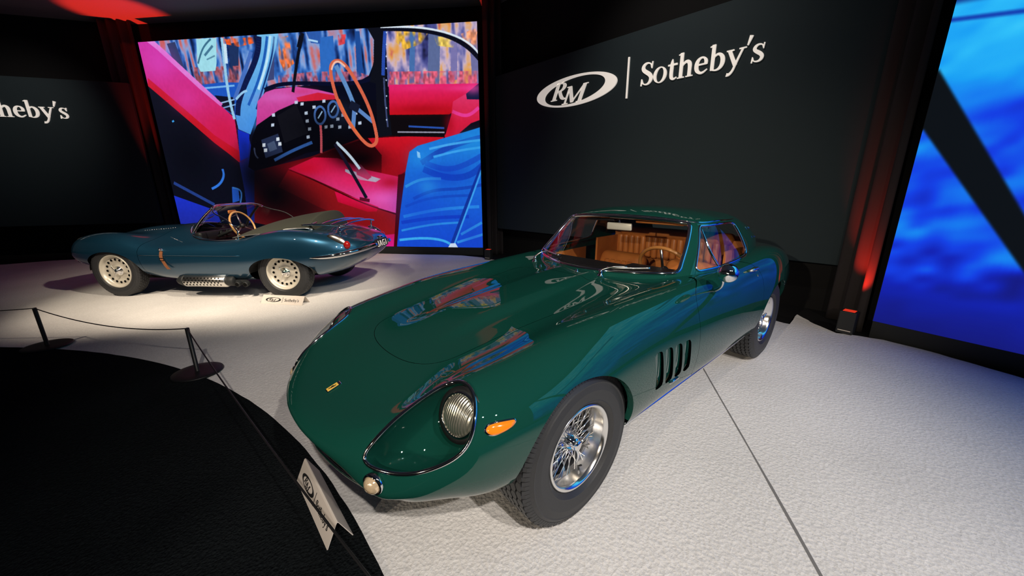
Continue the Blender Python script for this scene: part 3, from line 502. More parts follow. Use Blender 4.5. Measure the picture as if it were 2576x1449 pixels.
def paint_sky():
    Wp, Hp = 1024, 600; rs = np.random.RandomState(11); y = np.linspace(0, 1, Hp)[:, None]; u = np.linspace(0, 1, Wp)[None]
    n = .45*vnoise(Hp, Wp, 30, 22, rs)+.3*vnoise(Hp, Wp, 52, 60, rs)+.25*vnoise(Hp, Wp, 18, 14, rs)
    yy = np.clip(y-.10*u, 0, 1); sh = (yy*Hp-0).astype(int)
    n = np.take_along_axis(n, np.clip((np.arange(Hp)[:, None]-np.round(u*230).astype(int)), 0, Hp-1), 0)
    lv = np.interp(y, [0, .06, .10, .2, .3, .40, .48, .56, .64, 1], [.02, .10, .22, .42, .42, .38, .68, .80, .88, .95])+(n-.52)*np.interp(y, [0, .07, .13, .5, 1], [.04, .1, .9, .5, .35])
    C_ = [(20, 24, 110), (19, 34, 170), (20, 60, 215), (22, 110, 225), (25, 150, 230), (45, 180, 235), (110, 215, 245)]; t = np.clip(lv, 0, 1)
    im = np.stack([np.interp(t, np.linspace(0, 1, 7), [c[k] for c in C_]) for k in range(3)], -1)
    def band(x0, y0, x1, y1, hw, col, soft=.002):
        d = np.abs(y-(y0+(u-x0)*(y1-y0)/(x1-x0))); m = np.clip((hw-d)/soft+.5, 0, 1)*((u > x0) & (u < x1)); return m[..., None]*1., np.array(col, float)
    bar = np.clip(np.minimum(.506-2.91*u-y, y-.400+2.5*u)/.004+.5, 0, 1)[..., None]; im = im*(1-bar)+np.array([13, 17, 22.])*bar
    for a in [(-.01, .5915, .3, .5, .0035, (20, 60, 165)), (-.01, .630, .08, .612, .013, (18, 50, 130), .01), (.2, .75, .75, .6, .02, (20, 60, 160), .01), (.55, -.1, .9, 1.1, .05, (13, 17, 22))]:
        m, c = band(*a); im = im*(1-m)+c*m
    return np.clip(blur(im, 1)/255., 0, 1)
def screen_mat(name, arr, strength):
    h, w = arr.shape[:2]; im = bpy.data.images.new(name, w, h); px = np.ones((h, w, 4), np.float32); px[..., :3] = arr; im.pixels.foreach_set(px.ravel()); im.update()
    m = bpy.data.materials.new(name); m.use_nodes = True; nt = m.node_tree; nt.nodes.clear(); o = nt.nodes.new('ShaderNodeOutputMaterial'); e = nt.nodes.new('ShaderNodeEmission'); t = nt.nodes.new('ShaderNodeTexImage'); t.image = im; t.extension = 'EXTEND'
    e.inputs['Strength'].default_value = strength; nt.links.new(t.outputs['Color'], e.inputs['Color']); nt.links.new(e.outputs[0], o.inputs[0]); return m
def video_wall(bl, br, z0, z1, m, label):
    bl, br = np.array(bl), np.array(br); c = (bl+br)/2; L = np.linalg.norm(br-bl); d = (br-bl)/L; root = empty('video_screen', (c[0], c[1], 0), math.atan2(d[1], d[0]))
    tag(root, label, 'screen')
    V = [(-L/2, 0, z0), (L/2, 0, z0), (L/2, 0, z1), (-L/2, 0, z1)]; me = mesh('display', V, [(0, 1, 2, 3)], m)
    uvl = me.uv_layers.new(name='uv')
    for i, q in enumerate([(0, 0), (1, 0), (1, 1), (0, 1)]): uvl.data[i].uv = q
    link('display', me, root)
    obj('cabinet', box((0, .10, (z0+z1)/2), (L+.01, .18, z1-z0+.01)), M_BLACK, root)
    obj('plinth', box((0, .10, (z0-.02)/2), (L, .19, z0+.016)), M_GREY, root); return root
S_TOP = 4.42
video_wall((1.065, -10.37), (-3.754, -4.87), .149, S_TOP, screen_mat('cabin_picture', paint_cabin(), 1.0), 'large lit screen showing a red car cabin with wooden steering wheel')
a79 = math.radians(79)
video_wall((-3.73, 1.345), (-3.73+7.31*math.cos(a79), 1.345+7.31*math.sin(a79)), .149, S_TOP, screen_mat('sky_picture', paint_sky(), 1.15), 'lit blue screen with a dark diagonal bar, right of the green car')

# ---------------------------------------------------------------- sign panels
def sign_panel(O, ang, x0, x1, z0, z1, lx, lz, lw, label):
    root = empty('sign_panel', (O[0], O[1], 0), ang); tag(root, label, 'sign', 'dark sign panels')
    obj('panel_board', rbox(((x0+x1)/2, .05, (z0+z1)/2), (x1-x0, .08, z1-z0), .006, 2), M_PANEL, root)
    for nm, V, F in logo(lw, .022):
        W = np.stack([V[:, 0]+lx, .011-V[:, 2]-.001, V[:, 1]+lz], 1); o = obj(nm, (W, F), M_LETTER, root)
    return root
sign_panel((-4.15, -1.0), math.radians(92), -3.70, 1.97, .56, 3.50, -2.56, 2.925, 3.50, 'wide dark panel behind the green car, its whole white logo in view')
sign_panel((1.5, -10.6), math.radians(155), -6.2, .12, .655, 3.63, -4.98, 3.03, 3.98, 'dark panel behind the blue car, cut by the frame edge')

# ---------------------------------------------------------------- drapes and up-lights in the gaps between panels and screens
def drape(a, b, label, waves, amp=.045, z1=4.86):
    a, b = np.array(a, float), np.array(b, float); L = np.linalg.norm(b-a); d = (b-a)/L; n = np.array([-d[1], d[0]]); k = 72; V = []; F = []
    zs = np.r_[np.linspace(-.015, .5, 6), np.linspace(.8, z1, 10)]
    for z in zs:
        fl = 1+.35*max(0, .5-z)
        for i in range(k+1):
            t = i/k; off = amp*math.sin(waves*2*math.pi*t+.5*math.sin(3*t)+.15*z)*fl; p = a+d*L*t+n*off; V.append((p[0], p[1], z))
    m = len(zs)
    for i in range(m-1):
        for j in range(k): F.append((i*(k+1)+j, i*(k+1)+j+1, (i+1)*(k+1)+j+1, (i+1)*(k+1)+j))
    o = obj('drape', (V, F), M_DRAPE, smooth=True); sm = o.modifiers.new('s', 'SOLIDIFY'); sm.thickness = .006
    return tag(o, label, 'curtain')
M_DRAPE = mat('drape_cloth', (.022, .018, .018), .9)
drape((1.10, -10.60), (1.62, -10.86), 'black drape with faint red glow, left of the big cabin screen', 3)
drape((-4.2, -4.72), (-3.86, -4.82), 'black drape with red streak, right of the big cabin screen', 2.5)
drape((-3.84, 1.28), (-4.2, .96), 'black drape lit bright red beside the blue screen', 2.5)
def uplight(x, y, rz, label, s=(.12, .13, .225)):
    r = empty('uplight', (x, y, 0), rz); tag(r, label, 'lamp')
    obj('housing', rbox((0, 0, s[2]/2), s, .008, 2), M_GREY, r)
    obj('status_label', box((s[0]/2+.001, 0, .035), (.003, s[1]*.75, .008)), M_CARD, r)
    obj('lens', box((0, 0, s[2]+.001), (s[0]*.7, s[1]*.7, .004)), mat('red_led', (.3, .01, .005), .3, emit=((1, .05, .02), .6)), r)
    return r
uplight(-3.655, 1.175, math.radians(-5), 'small dark uplight box at the foot of the red drape beside the blue screen')
uplight(-3.50, -4.35, math.radians(25), 'small grey uplight box beside the lower right corner of the cabin screen', (.12, .13, .2))

# ---------------------------------------------------------------- green coupe: surfaces
def gt_stations():
    S = [
    (.888, .45, [(0,.388),(.22,.39),(.36,.40),(.41,.41),(.425,.425),(.41,.445),(.36,.468),(.28,.485),(.20,.493),(.10,.497),(0,.50)]),
    (.902, .45, [(0,.366),(.25,.368),(.41,.382),(.465,.398),(.483,.42),(.465,.45),(.41,.483),(.33,.507),(.24,.517),(.12,.522),(0,.524)]),
    (.862, .34, [(0,.352),(.29,.356),(.46,.378),(.53,.404),(.556,.436),(.54,.475),(.49,.518),(.41,.546),(.30,.556),(.15,.555),(0,.555)]),
    (.75, .17, [(0,.335),(.32,.342),(.525,.37),(.60,.412),(.632,.468),(.615,.53),(.57,.583),(.50,.612),(.38,.611),(.2,.594),(0,.588)]),
    (.61, .06, [(0,.31),(.33,.318),(.585,.35),(.665,.408),(.70,.49),(.685,.575),(.635,.643),(.55,.684),(.43,.668),(.24,.648),(0,.643)]),
    (.47, 0, [(0,.26),(.35,.275),(.64,.33),(.725,.405),(.755,.51),(.742,.612),(.68,.696),(.575,.738),(.455,.714),(.25,.692),(0,.690)]),
    (.25, 0, [(0,.23),(.35,.25),(.69,.32),(.775,.41),(.80,.53),(.782,.645),(.71,.738),(.600,.780),(.46,.748),(.25,.735),(0,.735)]),
    (0, 0, [(0,.2),(.35,.22),(.72,.30),(.80,.40),(.818,.55),(.80,.668),(.735,.772),(.625,.818),(.465,.785),(.25,.772),(0,.775)]),
    (-.3, 0, [(0,.2),(.35,.22),(.735,.28),(.803,.40),(.816,.55),(.80,.68),(.745,.795),(.645,.845),(.47,.812),(.25,.803),(0,.808)]),
    (-.6, 0, [(0,.2),(.35,.22),(.735,.28),(.80,.40),(.814,.55),(.80,.69),(.752,.808),(.657,.86),(.48,.832),(.25,.83),(0,.836)]),
    (-.9, 0, [(0,.2),(.35,.22),(.735,.28),(.80,.40),(.817,.56),(.803,.70),(.76,.82),(.68,.872),(.50,.854),(.25,.854),(0,.858)]),
    (-1.2, 0, [(0,.2),(.35,.22),(.735,.28),(.805,.40),(.822,.57),(.808,.71),(.768,.83),(.695,.882),(.50,.870),(.25,.87),(0,.872)]),
    (-1.6, 0, [(0,.2),(.35,.22),(.735,.28),(.81,.40),(.827,.57),(.813,.715),(.772,.842),(.705,.895),(.50,.885),(.25,.885),(0,.885)]),
    (-2.0, 0, [(0,.2),(.35,.22),(.735,.28),(.812,.40),(.832,.57),(.822,.73),(.782,.865),(.705,.918),(.5,.905),(.25,.9),(0,.9)]),
    (-2.4, 0, [(0,.22),(.35,.23),(.73,.28),(.815,.41),(.842,.58),(.835,.745),(.79,.885),(.70,.938),(.50,.91),(.25,.905),(0,.905)]),
    (-2.8, 0, [(0,.25),(.35,.26),(.67,.33),(.755,.44),(.795,.58),(.79,.725),(.745,.845),(.655,.895),(.48,.892),(.25,.89),(0,.89)]),
    (-3.2, 0, [(0,.29),(.32,.30),(.60,.37),(.68,.47),(.72,.58),(.71,.69),(.665,.785),(.59,.838),(.44,.862),(.22,.865),(0,.865)]),
    (-3.5, 0, [(0,.36),(.3,.36),(.53,.41),(.60,.48),(.63,.57),(.62,.66),(.58,.735),(.51,.785),(.4,.825),(.2,.83),(0,.83)]),
    ]
    return [[(x-b*y*y-(.9*max(0, .435-z) if x > .8 else 0), y, z) for (y, z) in k] for x, b, k in S]

def sstep(a, b, x):
    t = np.clip((x-a)/(b-a), 0, 1); return t*t*(3-2*t)

def gt_body():
    G = loft(gt_stations())
    x, y, z = G[..., 0], G[..., 1], G[..., 2]
    top = z > .5
    G[..., 2] = z+np.where(top, .022*sstep(.42, -.1, x)*sstep(.20, .135, np.abs(y))*sstep(-1.2, -.95, x), 0)
    return grid_shell(G, flip=True)

GT_LEV = [  # rings of the cabin: (x, y, z) for 11 keys front centre -> left side -> rear centre
    [(-.80,0,.80),(-.855,.23,.80),(-.96,.45,.80),(-1.11,.63,.80),(-1.32,.70,.82),(-1.6,.722,.83),(-1.95,.715,.84),(-2.32,.65,.85),(-2.70,.48,.85),(-2.95,.22,.84),(-3.0,0,.84)],
    [(-.86,0,.872),(-.912,.22,.872),(-1.015,.435,.876),(-1.16,.605,.885),(-1.36,.678,.893),(-1.6,.703,.90),(-1.95,.697,.92),(-2.32,.640,.94),(-2.70,.50,.925),(-2.88,.22,.91),(-2.93,0,.905)],
    [(-1.118,0,1.048),(-1.150,.222,1.046),(-1.215,.42,1.040),(-1.303,.562,1.035),(-1.44,.626,1.036),(-1.63,.649,1.04),(-1.94,.645,1.05),(-2.30,.595,1.065),(-2.60,.46,1.04),(-2.66,.20,1.02),(-2.70,0,1.015)],
    [(-1.372,0,1.204),(-1.382,.215,1.200),(-1.405,.395,1.189),(-1.44,.503,1.176),(-1.53,.553,1.172),(-1.66,.571,1.176),(-1.92,.565,1.168),(-2.20,.522,1.164),(-2.44,.41,1.135),(-2.56,.2,1.115),(-2.60,0,1.11)],
    [(-1.44,0,1.232),(-1.447,.20,1.228),(-1.468,.36,1.216),(-1.50,.455,1.205),(-1.57,.50,1.204),(-1.68,.512,1.208),(-1.91,.505,1.198),(-2.15,.465,1.198),(-2.33,.355,1.178),(-2.43,.17,1.165),(-2.46,0,1.16)],
    [(-1.56,0,1.255),(-1.565,.15,1.253),(-1.58,.26,1.246),(-1.61,.33,1.24),(-1.66,.36,1.238),(-1.73,.37,1.239),(-1.88,.36,1.232),(-2.03,.32,1.232),(-2.14,.24,1.222),(-2.2,.12,1.216),(-2.22,0,1.214)],
    [(-1.80,0,1.262),(-1.80,.02,1.262),(-1.80,.04,1.262),(-1.80,.05,1.262),(-1.80,.05,1.262),(-1.80,.05,1.262),(-1.81,.05,1.262),(-1.82,.05,1.262),(-1.82,.04,1.262),(-1.83,.02,1.262),(-1.83,0,1.262)],
]
def gt_cabin():
    st = GT_LEV; nk = 9; K = 20
    G = loft(st, step=.025, nk=nk)
    # attributes: ring key parameter s (0..10 left, 0..-10 right) and level parameter by nearest spacing
    m, n = G.shape[:2]
    s = np.arange(n)/nk; s = np.where(s <= 10, s, s-20)
    H = np.array(st, float); d = np.linalg.norm(np.diff(H, axis=0), axis=2).mean(1)
    t = np.concatenate([np.linspace(i, i+1, max(2, int(np.ceil(d[i]/.025))), endpoint=False) for i in range(len(st)-1)]+[[len(st)-1]])
    A = np.stack(np.broadcast_arrays(s[None, :], t[:, None]), 2).astype(float)
    return grid_shell(G, flip=False, A=A)

# ---------------------------------------------------------------- wheels
def tyre(R, w, rim, tread=True, n=72):
    h = w/2
    prof = [(rim-.004, -h*.62), (rim+.012, -h*.80), (rim+.03, -h*.93), ((R+rim)/2, -h), (R-.045, -h*.97), (R-.024, -h*.86), (R-.016, -h*.74), (R-.013, -h*.62), (R-.013, h*.62), (R-.016, h*.74), (R-.024, h*.86), (R-.040, h*.955), (R-.044, h*.985), (R-.050, h*.97), ((R+rim)/2, h), (rim+.034, h*.955), (rim+.030, h*.965), (rim+.026, h*.925), (rim+.012, h*.80), (rim-.004, h*.62)]
    P = [lathe(prof, n, caps=False)]
    if tread:  # hexagonal tread blocks and shoulder ribs
        nb = 54
        for row, (yo, ln) in enumerate([(-.42, .2), (-.21, .2), (0, .2), (.21, .2), (.42, .2)]):
            for k in range(nb):
                a0 = 2*math.pi*(k+.5*(row % 2))/nb; V = []
                for rr in (R-.014, R):
                    for q in range(6):
                        t = math.pi/3*q+math.pi/6; sx = .92*math.pi/nb*1.02*math.cos(t)/.866; sy = w*.078*math.sin(t)
                        V.append((rr*math.cos(a0+sx), yo*w*.72+sy, rr*math.sin(a0+sx)))
                P.append((np.array(V), [(6, 7, 8, 9, 10, 11)]+[(q, (q+1) % 6, 6+(q+1) % 6, 6+q) for q in range(6)]))
        for sd in (-1, 1):
            for k in range(nb*2):
                a0 = 2*math.pi*k/(nb*2); da = math.pi/(nb*2)*.86; V = []
                for (rr, yy) in ((R-.030, .905), (R-.013, .84), (R-.001, .72+.05*(k % 2)), (R-.016, .66)):
                    for s_ in (-1, 1): V.append((rr*math.cos(a0+s_*da), sd*yy*h, rr*math.sin(a0+s_*da)))
                P.append((np.array(V), [(0, 2, 3, 1), (2, 4, 5, 3), (4, 6, 7, 5), (0, 6, 4, 2), (1, 3, 5, 7)]))
    return join(*P)
def spoke_mesh(a, b, r=.0021):
    return tube(np.array([a, b]), r, 5)
_sp = {}
def wire_wheel(parent, loc, side, R=.343, steer=0, detail=True):
    """side +1: outer face towards +y"""
    rot = steer+(0 if side > 0 else math.pi); rim = .186
    M_W = M_RIM; prof = [(rim+.010, .074), (rim+.008, .086), (rim-.001, .088), (rim-.008, .080), (rim-.014, .066), (rim-.017, .040), (rim-.030, .020), (rim-.034, -.02), (rim-.016, -.05), (rim-.010, -.075), (rim+.006, -.085), (rim+.006, -.075), (rim-.004, -.05), (rim-.022, -.02), (rim-.022, .02), (rim-.006, .045), (rim+.002, .07)]
    o = obj('wheel', lathe(prof, 72, closed=True), M_RIM, parent, True, loc, (0, 0, rot))
    obj('tyre', tyre(R, .205, rim), M_RUB, o, False)
    hub = [(0, .062), (.018, .062), (.024, .058), (.030, .05), (.034, .030), (.042, .026), (.046, .02), (.050, -.01), (.058, -.03), (.060, -.06), (0, -.06)]
    obj('hub', lathe(hub, 32), M_CHROME, o, True)
    ears = []
    for k in range(3):
        a = 2*math.pi*k/3+.5; P = np.array([(.012*math.cos(a), .06, .012*math.sin(a)), (.045*math.cos(a), .068, .045*math.sin(a)), (.078*math.cos(a+.12), .066, .078*math.sin(a+.12))])
        ears.append(tube(smooth_open(P, 5), np.linspace(.012, .007, 11), 8, flat=.5))
    obj('knock_off', join(*ears, ellipsoid((0, .064, 0), (.024, .012, .024))), M_CHROME, o, True)
    obj('brake_disc', lathe([(0, -.058), (.145, -.058), (.150, -.064), (.150, -.075), (0, -.075)], 40), M_BLACK, o, True)  # brake disc in black, added as dark backing to darken the spoke gaps
    sets = [(36, .034, .030, rim-.021, .028, .5), (24, .052, -.012, rim-.033, .012, .42), (12, .058, -.045, rim-.033, -.012, .25)]
    if detail:
        for si, (n, r0, y0, r1, y1, lean) in enumerate(sets):
            for k in range(n):
                a = 2*math.pi*k/n; sg = 1 if k % 2 else -1; key = (si, sg)
                if key not in _sp:
                    V, F = spoke_mesh((r0, y0, 0), (r1*math.cos(sg*lean), y1, r1*math.sin(sg*lean))); _sp[key] = mesh('spoke', V, F, M_RIM, True)
                link('spoke', _sp[key], o, rot=(0, -a, 0))
    else:
        L = []
        for n, r0, y0, r1, y1, lean in sets:
            for k in range(n):
                a = 2*math.pi*k/n; b = a+(lean if k % 2 else -lean); L.append(spoke_mesh((r0*math.cos(a), y0, r0*math.sin(a)), (r1*math.cos(b), y1, r1*math.sin(b))))
        tag(obj('spokes', join(*L), M_CHROME, o, True), kind='stuff')
    a = -1.9; obj('valve_stem', tube([((rim-.02)*math.cos(a), .03, (rim-.02)*math.sin(a)), ((rim-.05)*math.cos(a), .055, (rim-.05)*math.sin(a))], .0045, 6), M_BLACK, o, True)
    return o

# ---------------------------------------------------------------- green coupe
GT = empty('sports_coupe'); tag(GT, 'dark green two-seat coupe with wire wheels and tan leather cabin', 'car')
body = gt_body()
def ay(sh): return np.abs(sh.V[:, 1])
def arch_f(sh, xc, zc, rx, rz):
    x, y, z = sh.V.T; e = (np.sqrt(((x-xc)/rx)**2+((z-zc)/rz)**2)-1)*min(rx, rz)
    below = np.maximum(np.abs(x-xc)-rx, z-zc); e = np.minimum(e, below); return np.where(np.abs(y) > .42, e, .5)
AF, AR = (.035, .345, .352, .345), (-2.405, .345, .352, .34)
_, body = split(body, arch_f(body, *AF)); _, body = split(body, arch_f(body, *AR))
# cabin opening
opn = smooth_closed([(-.93, 0), (-.985, .22), (-1.08, .42), (-1.2, .56), (-1.38, .635), (-1.65, .66), (-1.95, .655), (-2.3, .59), (-2.62, .44), (-2.8, .2), (-2.86, 0), (-2.8, -.2), (-2.62, -.44), (-2.3, -.59), (-1.95, -.655), (-1.65, -.66), (-1.38, -.635), (-1.2, -.56), (-1.08, -.42), (-.985, -.22)], 5)
f = sdf(body.V[:, :2], opn); _, body = split(body, np.where(body.V[:, 2] > .6, f, 1))
# head lamp covers: outline seen along a direction, same on both sides
HD = np.array([.62, .42, .66]); HD = HD/np.linalg.norm(HD); HX = np.cross([0, 0, 1.], HD); HX /= np.linalg.norm(HX); HY = np.cross(HD, HX)
HL3 = np.array([(.768,.452,.528),(.735,.455,.585),(.662,.469,.648),(.575,.484,.692),(.50,.50,.716),(.455,.545,.738),(.452,.605,.742),(.471,.661,.712),(.515,.702,.640),(.559,.697,.585),(.626,.657,.545),(.684,.606,.522),(.738,.530,.512)])
hl2 = smooth_closed(np.stack([HL3@HX, HL3@HY], 1), 6)
def hl_f(sh):
    Q = sh.V*np.array([1, 1, 1.]); Q = np.stack([Q[:, 0], np.abs(Q[:, 1]), Q[:, 2]], 1)
    return np.where((sh.V[:, 0] > .2) & (np.abs(sh.V[:, 1]) > .3) & (sh.V[:, 2] > .42), sdf(np.stack([Q@HX, Q@HY], 1), hl2), 1)
cover, body = split(body, hl_f(body))
# bonnet and doors with real shut lines
half = [(.492, 0), (.487, .1), (.468, .2), (.425, .285), (.36, .328), (.2, .345), (0, .365), (-.3, .393), (-.55, .418), (-.68, .43), (-.745, .415), (-.765, .36), (-.75, .2), (-.735, 0)]
bon2 = smooth_closed(half+[(x, -y) for x, y in half[-2:0:-1]], 5)
def bon_f(sh): return np.where(sh.N[:, 2] > .2, sdf(sh.V[:, :2], bon2), 1)
bonnet, _ = split(body, bon_f(body)+.0013); _, body = split(body, bon_f(body)-.0013)
door2 = smooth_closed([(-.985, .835), (-.955, .79), (-.955, .70), (-.965, .55), (-.975, .42), (-.99, .345), (-1.08, .325), (-1.4, .322), (-1.8, .325), (-1.93, .34), (-1.985, .42), (-2.01, .56), (-2.005, .70), (-1.96, .80), (-1.88, .868), (-1.75, .905), (-1.5, .905), (-1.2, .89), (-1.07, .87)], 5)
def door_f(sh): return np.where((np.abs(sh.V[:, 1]) > .62), sdf(sh.V[:, [0, 2]], door2), 1)
doors, _ = split(body, door_f(body)+.0013); _, body = split(body, door_f(body)-.0013)
VENTS = []
for k in range(4):
    xa = -.470-.102*k; z1, z0 = .642-.008*k, .438-.003*k
    vq = smooth_closed([(xa, z1-.006), (xa-.006, z1), (xa-.066, z1-.003), (xa-.073, z1-.010), (xa-.090, (z0+z1)/2), (xa-.108, z0+.006), (xa-.102, z0), (xa-.044, z0), (xa-.036, z0+.008), (xa-.018, (z0+z1)/2)], 3)
    vf = lambda sh: np.where(np.abs(sh.V[:, 1]) > .6, sdf(sh.V[:, [0, 2]], vq), 1)
    vp, body = split(body, vf(body)); VENTS.append(vp)
shell_obj('body', body, M_PAINT, GT); shell_obj('bonnet', bonnet, M_PAINT, GT)
dl, dr = split(doors, -doors.V[:, 1]); door_l = shell_obj('door', dl, M_PAINT, GT); door_r = shell_obj('door', dr, M_PAINT, GT)
cl, cr = split(cover, -cover.V[:, 1])
cov_obj = [shell_obj('lamp_cover', q, M_PANE, GT) for q in (cl, cr)]
# dark tubes below shut lines (gap shade put in as colour), wheel wells, floor pan
def surf_pt(x, y, zdir=True):
    r = raycast_tri(BV, BN, BF, np.array([x, y, 3.]), np.array([0, 0, -1.])); return r
_b = gt_body(); BV, BN = _b.V, _b.N; BF = np.array([(q[0], q[i], q[i+1]) for q in _b.F for i in (1, 2)])
def side_pt(x, z, s=1): return raycast_tri(BV, BN, BF, np.array([x, 3.*s, z]), np.array([0, -1.*s, 0]))
def on_top(P2, off): return np.array([(lambda r: r[0]+r[1]*off)(surf_pt(*p)) for p in P2])
def on_side(P2, off, s=1): return np.array([(lambda r: r[0]+r[1]*off)(side_pt(*p, s)) for p in P2])
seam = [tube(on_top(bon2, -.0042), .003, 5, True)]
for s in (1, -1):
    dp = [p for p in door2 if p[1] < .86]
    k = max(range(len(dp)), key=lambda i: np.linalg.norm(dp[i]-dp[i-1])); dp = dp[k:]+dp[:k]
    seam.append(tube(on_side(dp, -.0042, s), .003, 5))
obj('shut_line_shade', join(*seam), M_DARK, GT)
well = []
for (xc, zc, rx, rz) in (AF, AR):
    for s in (1, -1):
        t = np.linspace(.0, math.pi, 30); V = []; F = []
        for yy in ((.44, .685) if xc > -1 else (.44, .745)):
            for q in t: V.append((xc+(rx+.012)*math.cos(q), s*yy, zc+(rz+.012)*math.sin(q)))
        n = len(t); F = [(i, i+1, n+i+1, n+i) for i in range(n-1)]+[tuple(range(n))]; well.append((np.array(V), F))
for q in well: obj('wheel_well', q, M_DARK, GT)
lip = []
for (xc, zc, rx, rz) in (AF, AR):
    for s in (1, -1):
        q = [(xc+rx*math.cos(t), zc+rz*math.sin(t)) for t in np.linspace(-.02, math.pi+.02, 30)]
        P = np.array([(lambda r: r[0])(side_pt(x, max(z, .345), s)) for x, z in q]); P2 = P-np.array([0, s*.03, 0])
        n = len(q); lip.append((np.concatenate([P, P2]), [(i, i+1, n+i+1, n+i) for i in range(n-1)]))
for q in lip: obj('arch_lip', q, M_PAINT, GT)
pan = [box((-1.2, 0, .24), (1.5, 1.30, .02)), box((-1.2, 0, .30), (2.0, .9, .1))]
obj('floor_pan', join(*pan), M_DARK, GT)
# sill trim: bright strip under the door
for s in (1, -1):
    P = np.array([(-.33, s*.752, .300), (-.6, s*.753, .298), (-1.2, s*.754, .298), (-1.7, s*.754, .299), (-2.03, s*.752, .302)]); obj('sill_trim', tube(smooth_open(P, 6), .011, 8), M_CHROME, GT, True)
# mouth: lip trim, egg-crate grille, dark duct
mouth = np.array([(x, y, z) for x, y, z in gt_stations()[0]]); mring = np.concatenate([mouth, (mouth*np.array([1, -1, 1]))[-2:0:-1]])
ms = smooth_closed(mring, 5)
obj('grille_trim', tube(ms+np.array([-.006, 0, 0]), .007, 8, True), M_CHROME, GT, True)
n = len(ms); duct = (np.concatenate([ms, ms*np.array([1, .93, 1])+np.array([-.10, 0, 0])]), [(i, n+i, n+(i+1) % n, (i+1) % n) for i in range(n)]+[tuple(range(2*n-1, n-1, -1))])
obj('mouth_duct', duct, M_PAINT, GT, True)
bars = []
mp2 = ms[:, 1:]*np.array([.93, .95])+np.array([0, .022])
for yy in np.arange(-.36, .361, .04):
    zz = [z for y, z in mp2 if abs(y-yy) < .03]; bars.append(box((.775-.45*yy*yy, yy, (min(zz)+max(zz))/2), (.02, .003, max(zz)-min(zz))))
for zz in np.arange(.40, .49, .025):
    ww = max([abs(y) for y, z in mp2 if abs(z-zz) < .02] or [.3])*.95
    for k in range(10):
        y0 = -ww+2*ww*k/10; y1 = y0+ww/5; ym = (y0+y1)/2; bars.append(xf(box((0, 0, 0), (.02, (y1-y0)*1.02, .003)), (.775-.45*ym*ym, ym, zz), rz=.9*ym))
tag(obj('grille', join(*bars), M_ALU, GT), kind='stuff')
# head lamps
for s in (1, -1):
    lamp = empty('head_lamp'); lamp.parent = GT
    edge = np.array([(lambda r: r[0])(raycast_tri(BV, BN, BF, (HX*p[0]+HY*p[1]+HD*2.5)*1., -HD)) for p in hl2])
    E2 = edge*np.array([1, s, 1]); n = len(E2)
    obj('lamp_rim', tube(E2+HD*np.array([1, s, 1])*.002, .0075, 8, True), M_CHROME, lamp, True)
    ctr = edge.mean(0); inn = ctr+(edge-ctr)*.93-HD*.035; deep = ctr+(edge-ctr)*.80-np.array([.03, .05, .10]); bt = ctr+(edge-ctr)*.35-np.array([.03, .07, .13])
    rings = [edge-HD*.002, inn, deep, bt]; V = np.concatenate(rings+[bt.mean(0)[None]])*np.array([1, s, 1]); F = []
    for k in range(3):
        for i in range(n): F.append((k*n+i, k*n+(i+1) % n, (k+1)*n+(i+1) % n, (k+1)*n+i))
    for i in range(n): F.append((3*n+i, 3*n+(i+1) % n, 4*n))
    obj('bucket', (V, F), M_PAINT, lamp, True)
    lc = np.array([.500, .602, .652]); ang = (0, 0, 0)
    X = np.array([.88, .20, .36]); X /= np.linalg.norm(X); Y = np.cross([0, 0, 1.], X); Y /= np.linalg.norm(Y); Z = np.cross(X, Y)
    def L2(VF, c=lc):
        V = np.asarray(VF[0])@np.stack([X, Y, Z])+c; V = V*np.array([1, s, 1]); return V, VF[1]
    dome = lathe([(0, .026), (.03, .024), (.052, .017), (.066, .006), (.072, -.002)], 40, 'x'); obj('lens', L2(dome), M_LENS, lamp, True)
    obj('lens_ring', L2(lathe([(.070, .004), (.075, .007), (.081, 0), (.082, -.012), (.074, -.012), (.070, -.002)], 40, 'x', True)), M_CHROME, lamp, True)
    obj('lamp_shroud', L2(lathe([(.081, -.002), (.097, -.004), (.098, -.02), (.085, -.05), (.05, -.055), (0, -.055)], 40, 'x')), M_BLACK, lamp, True)
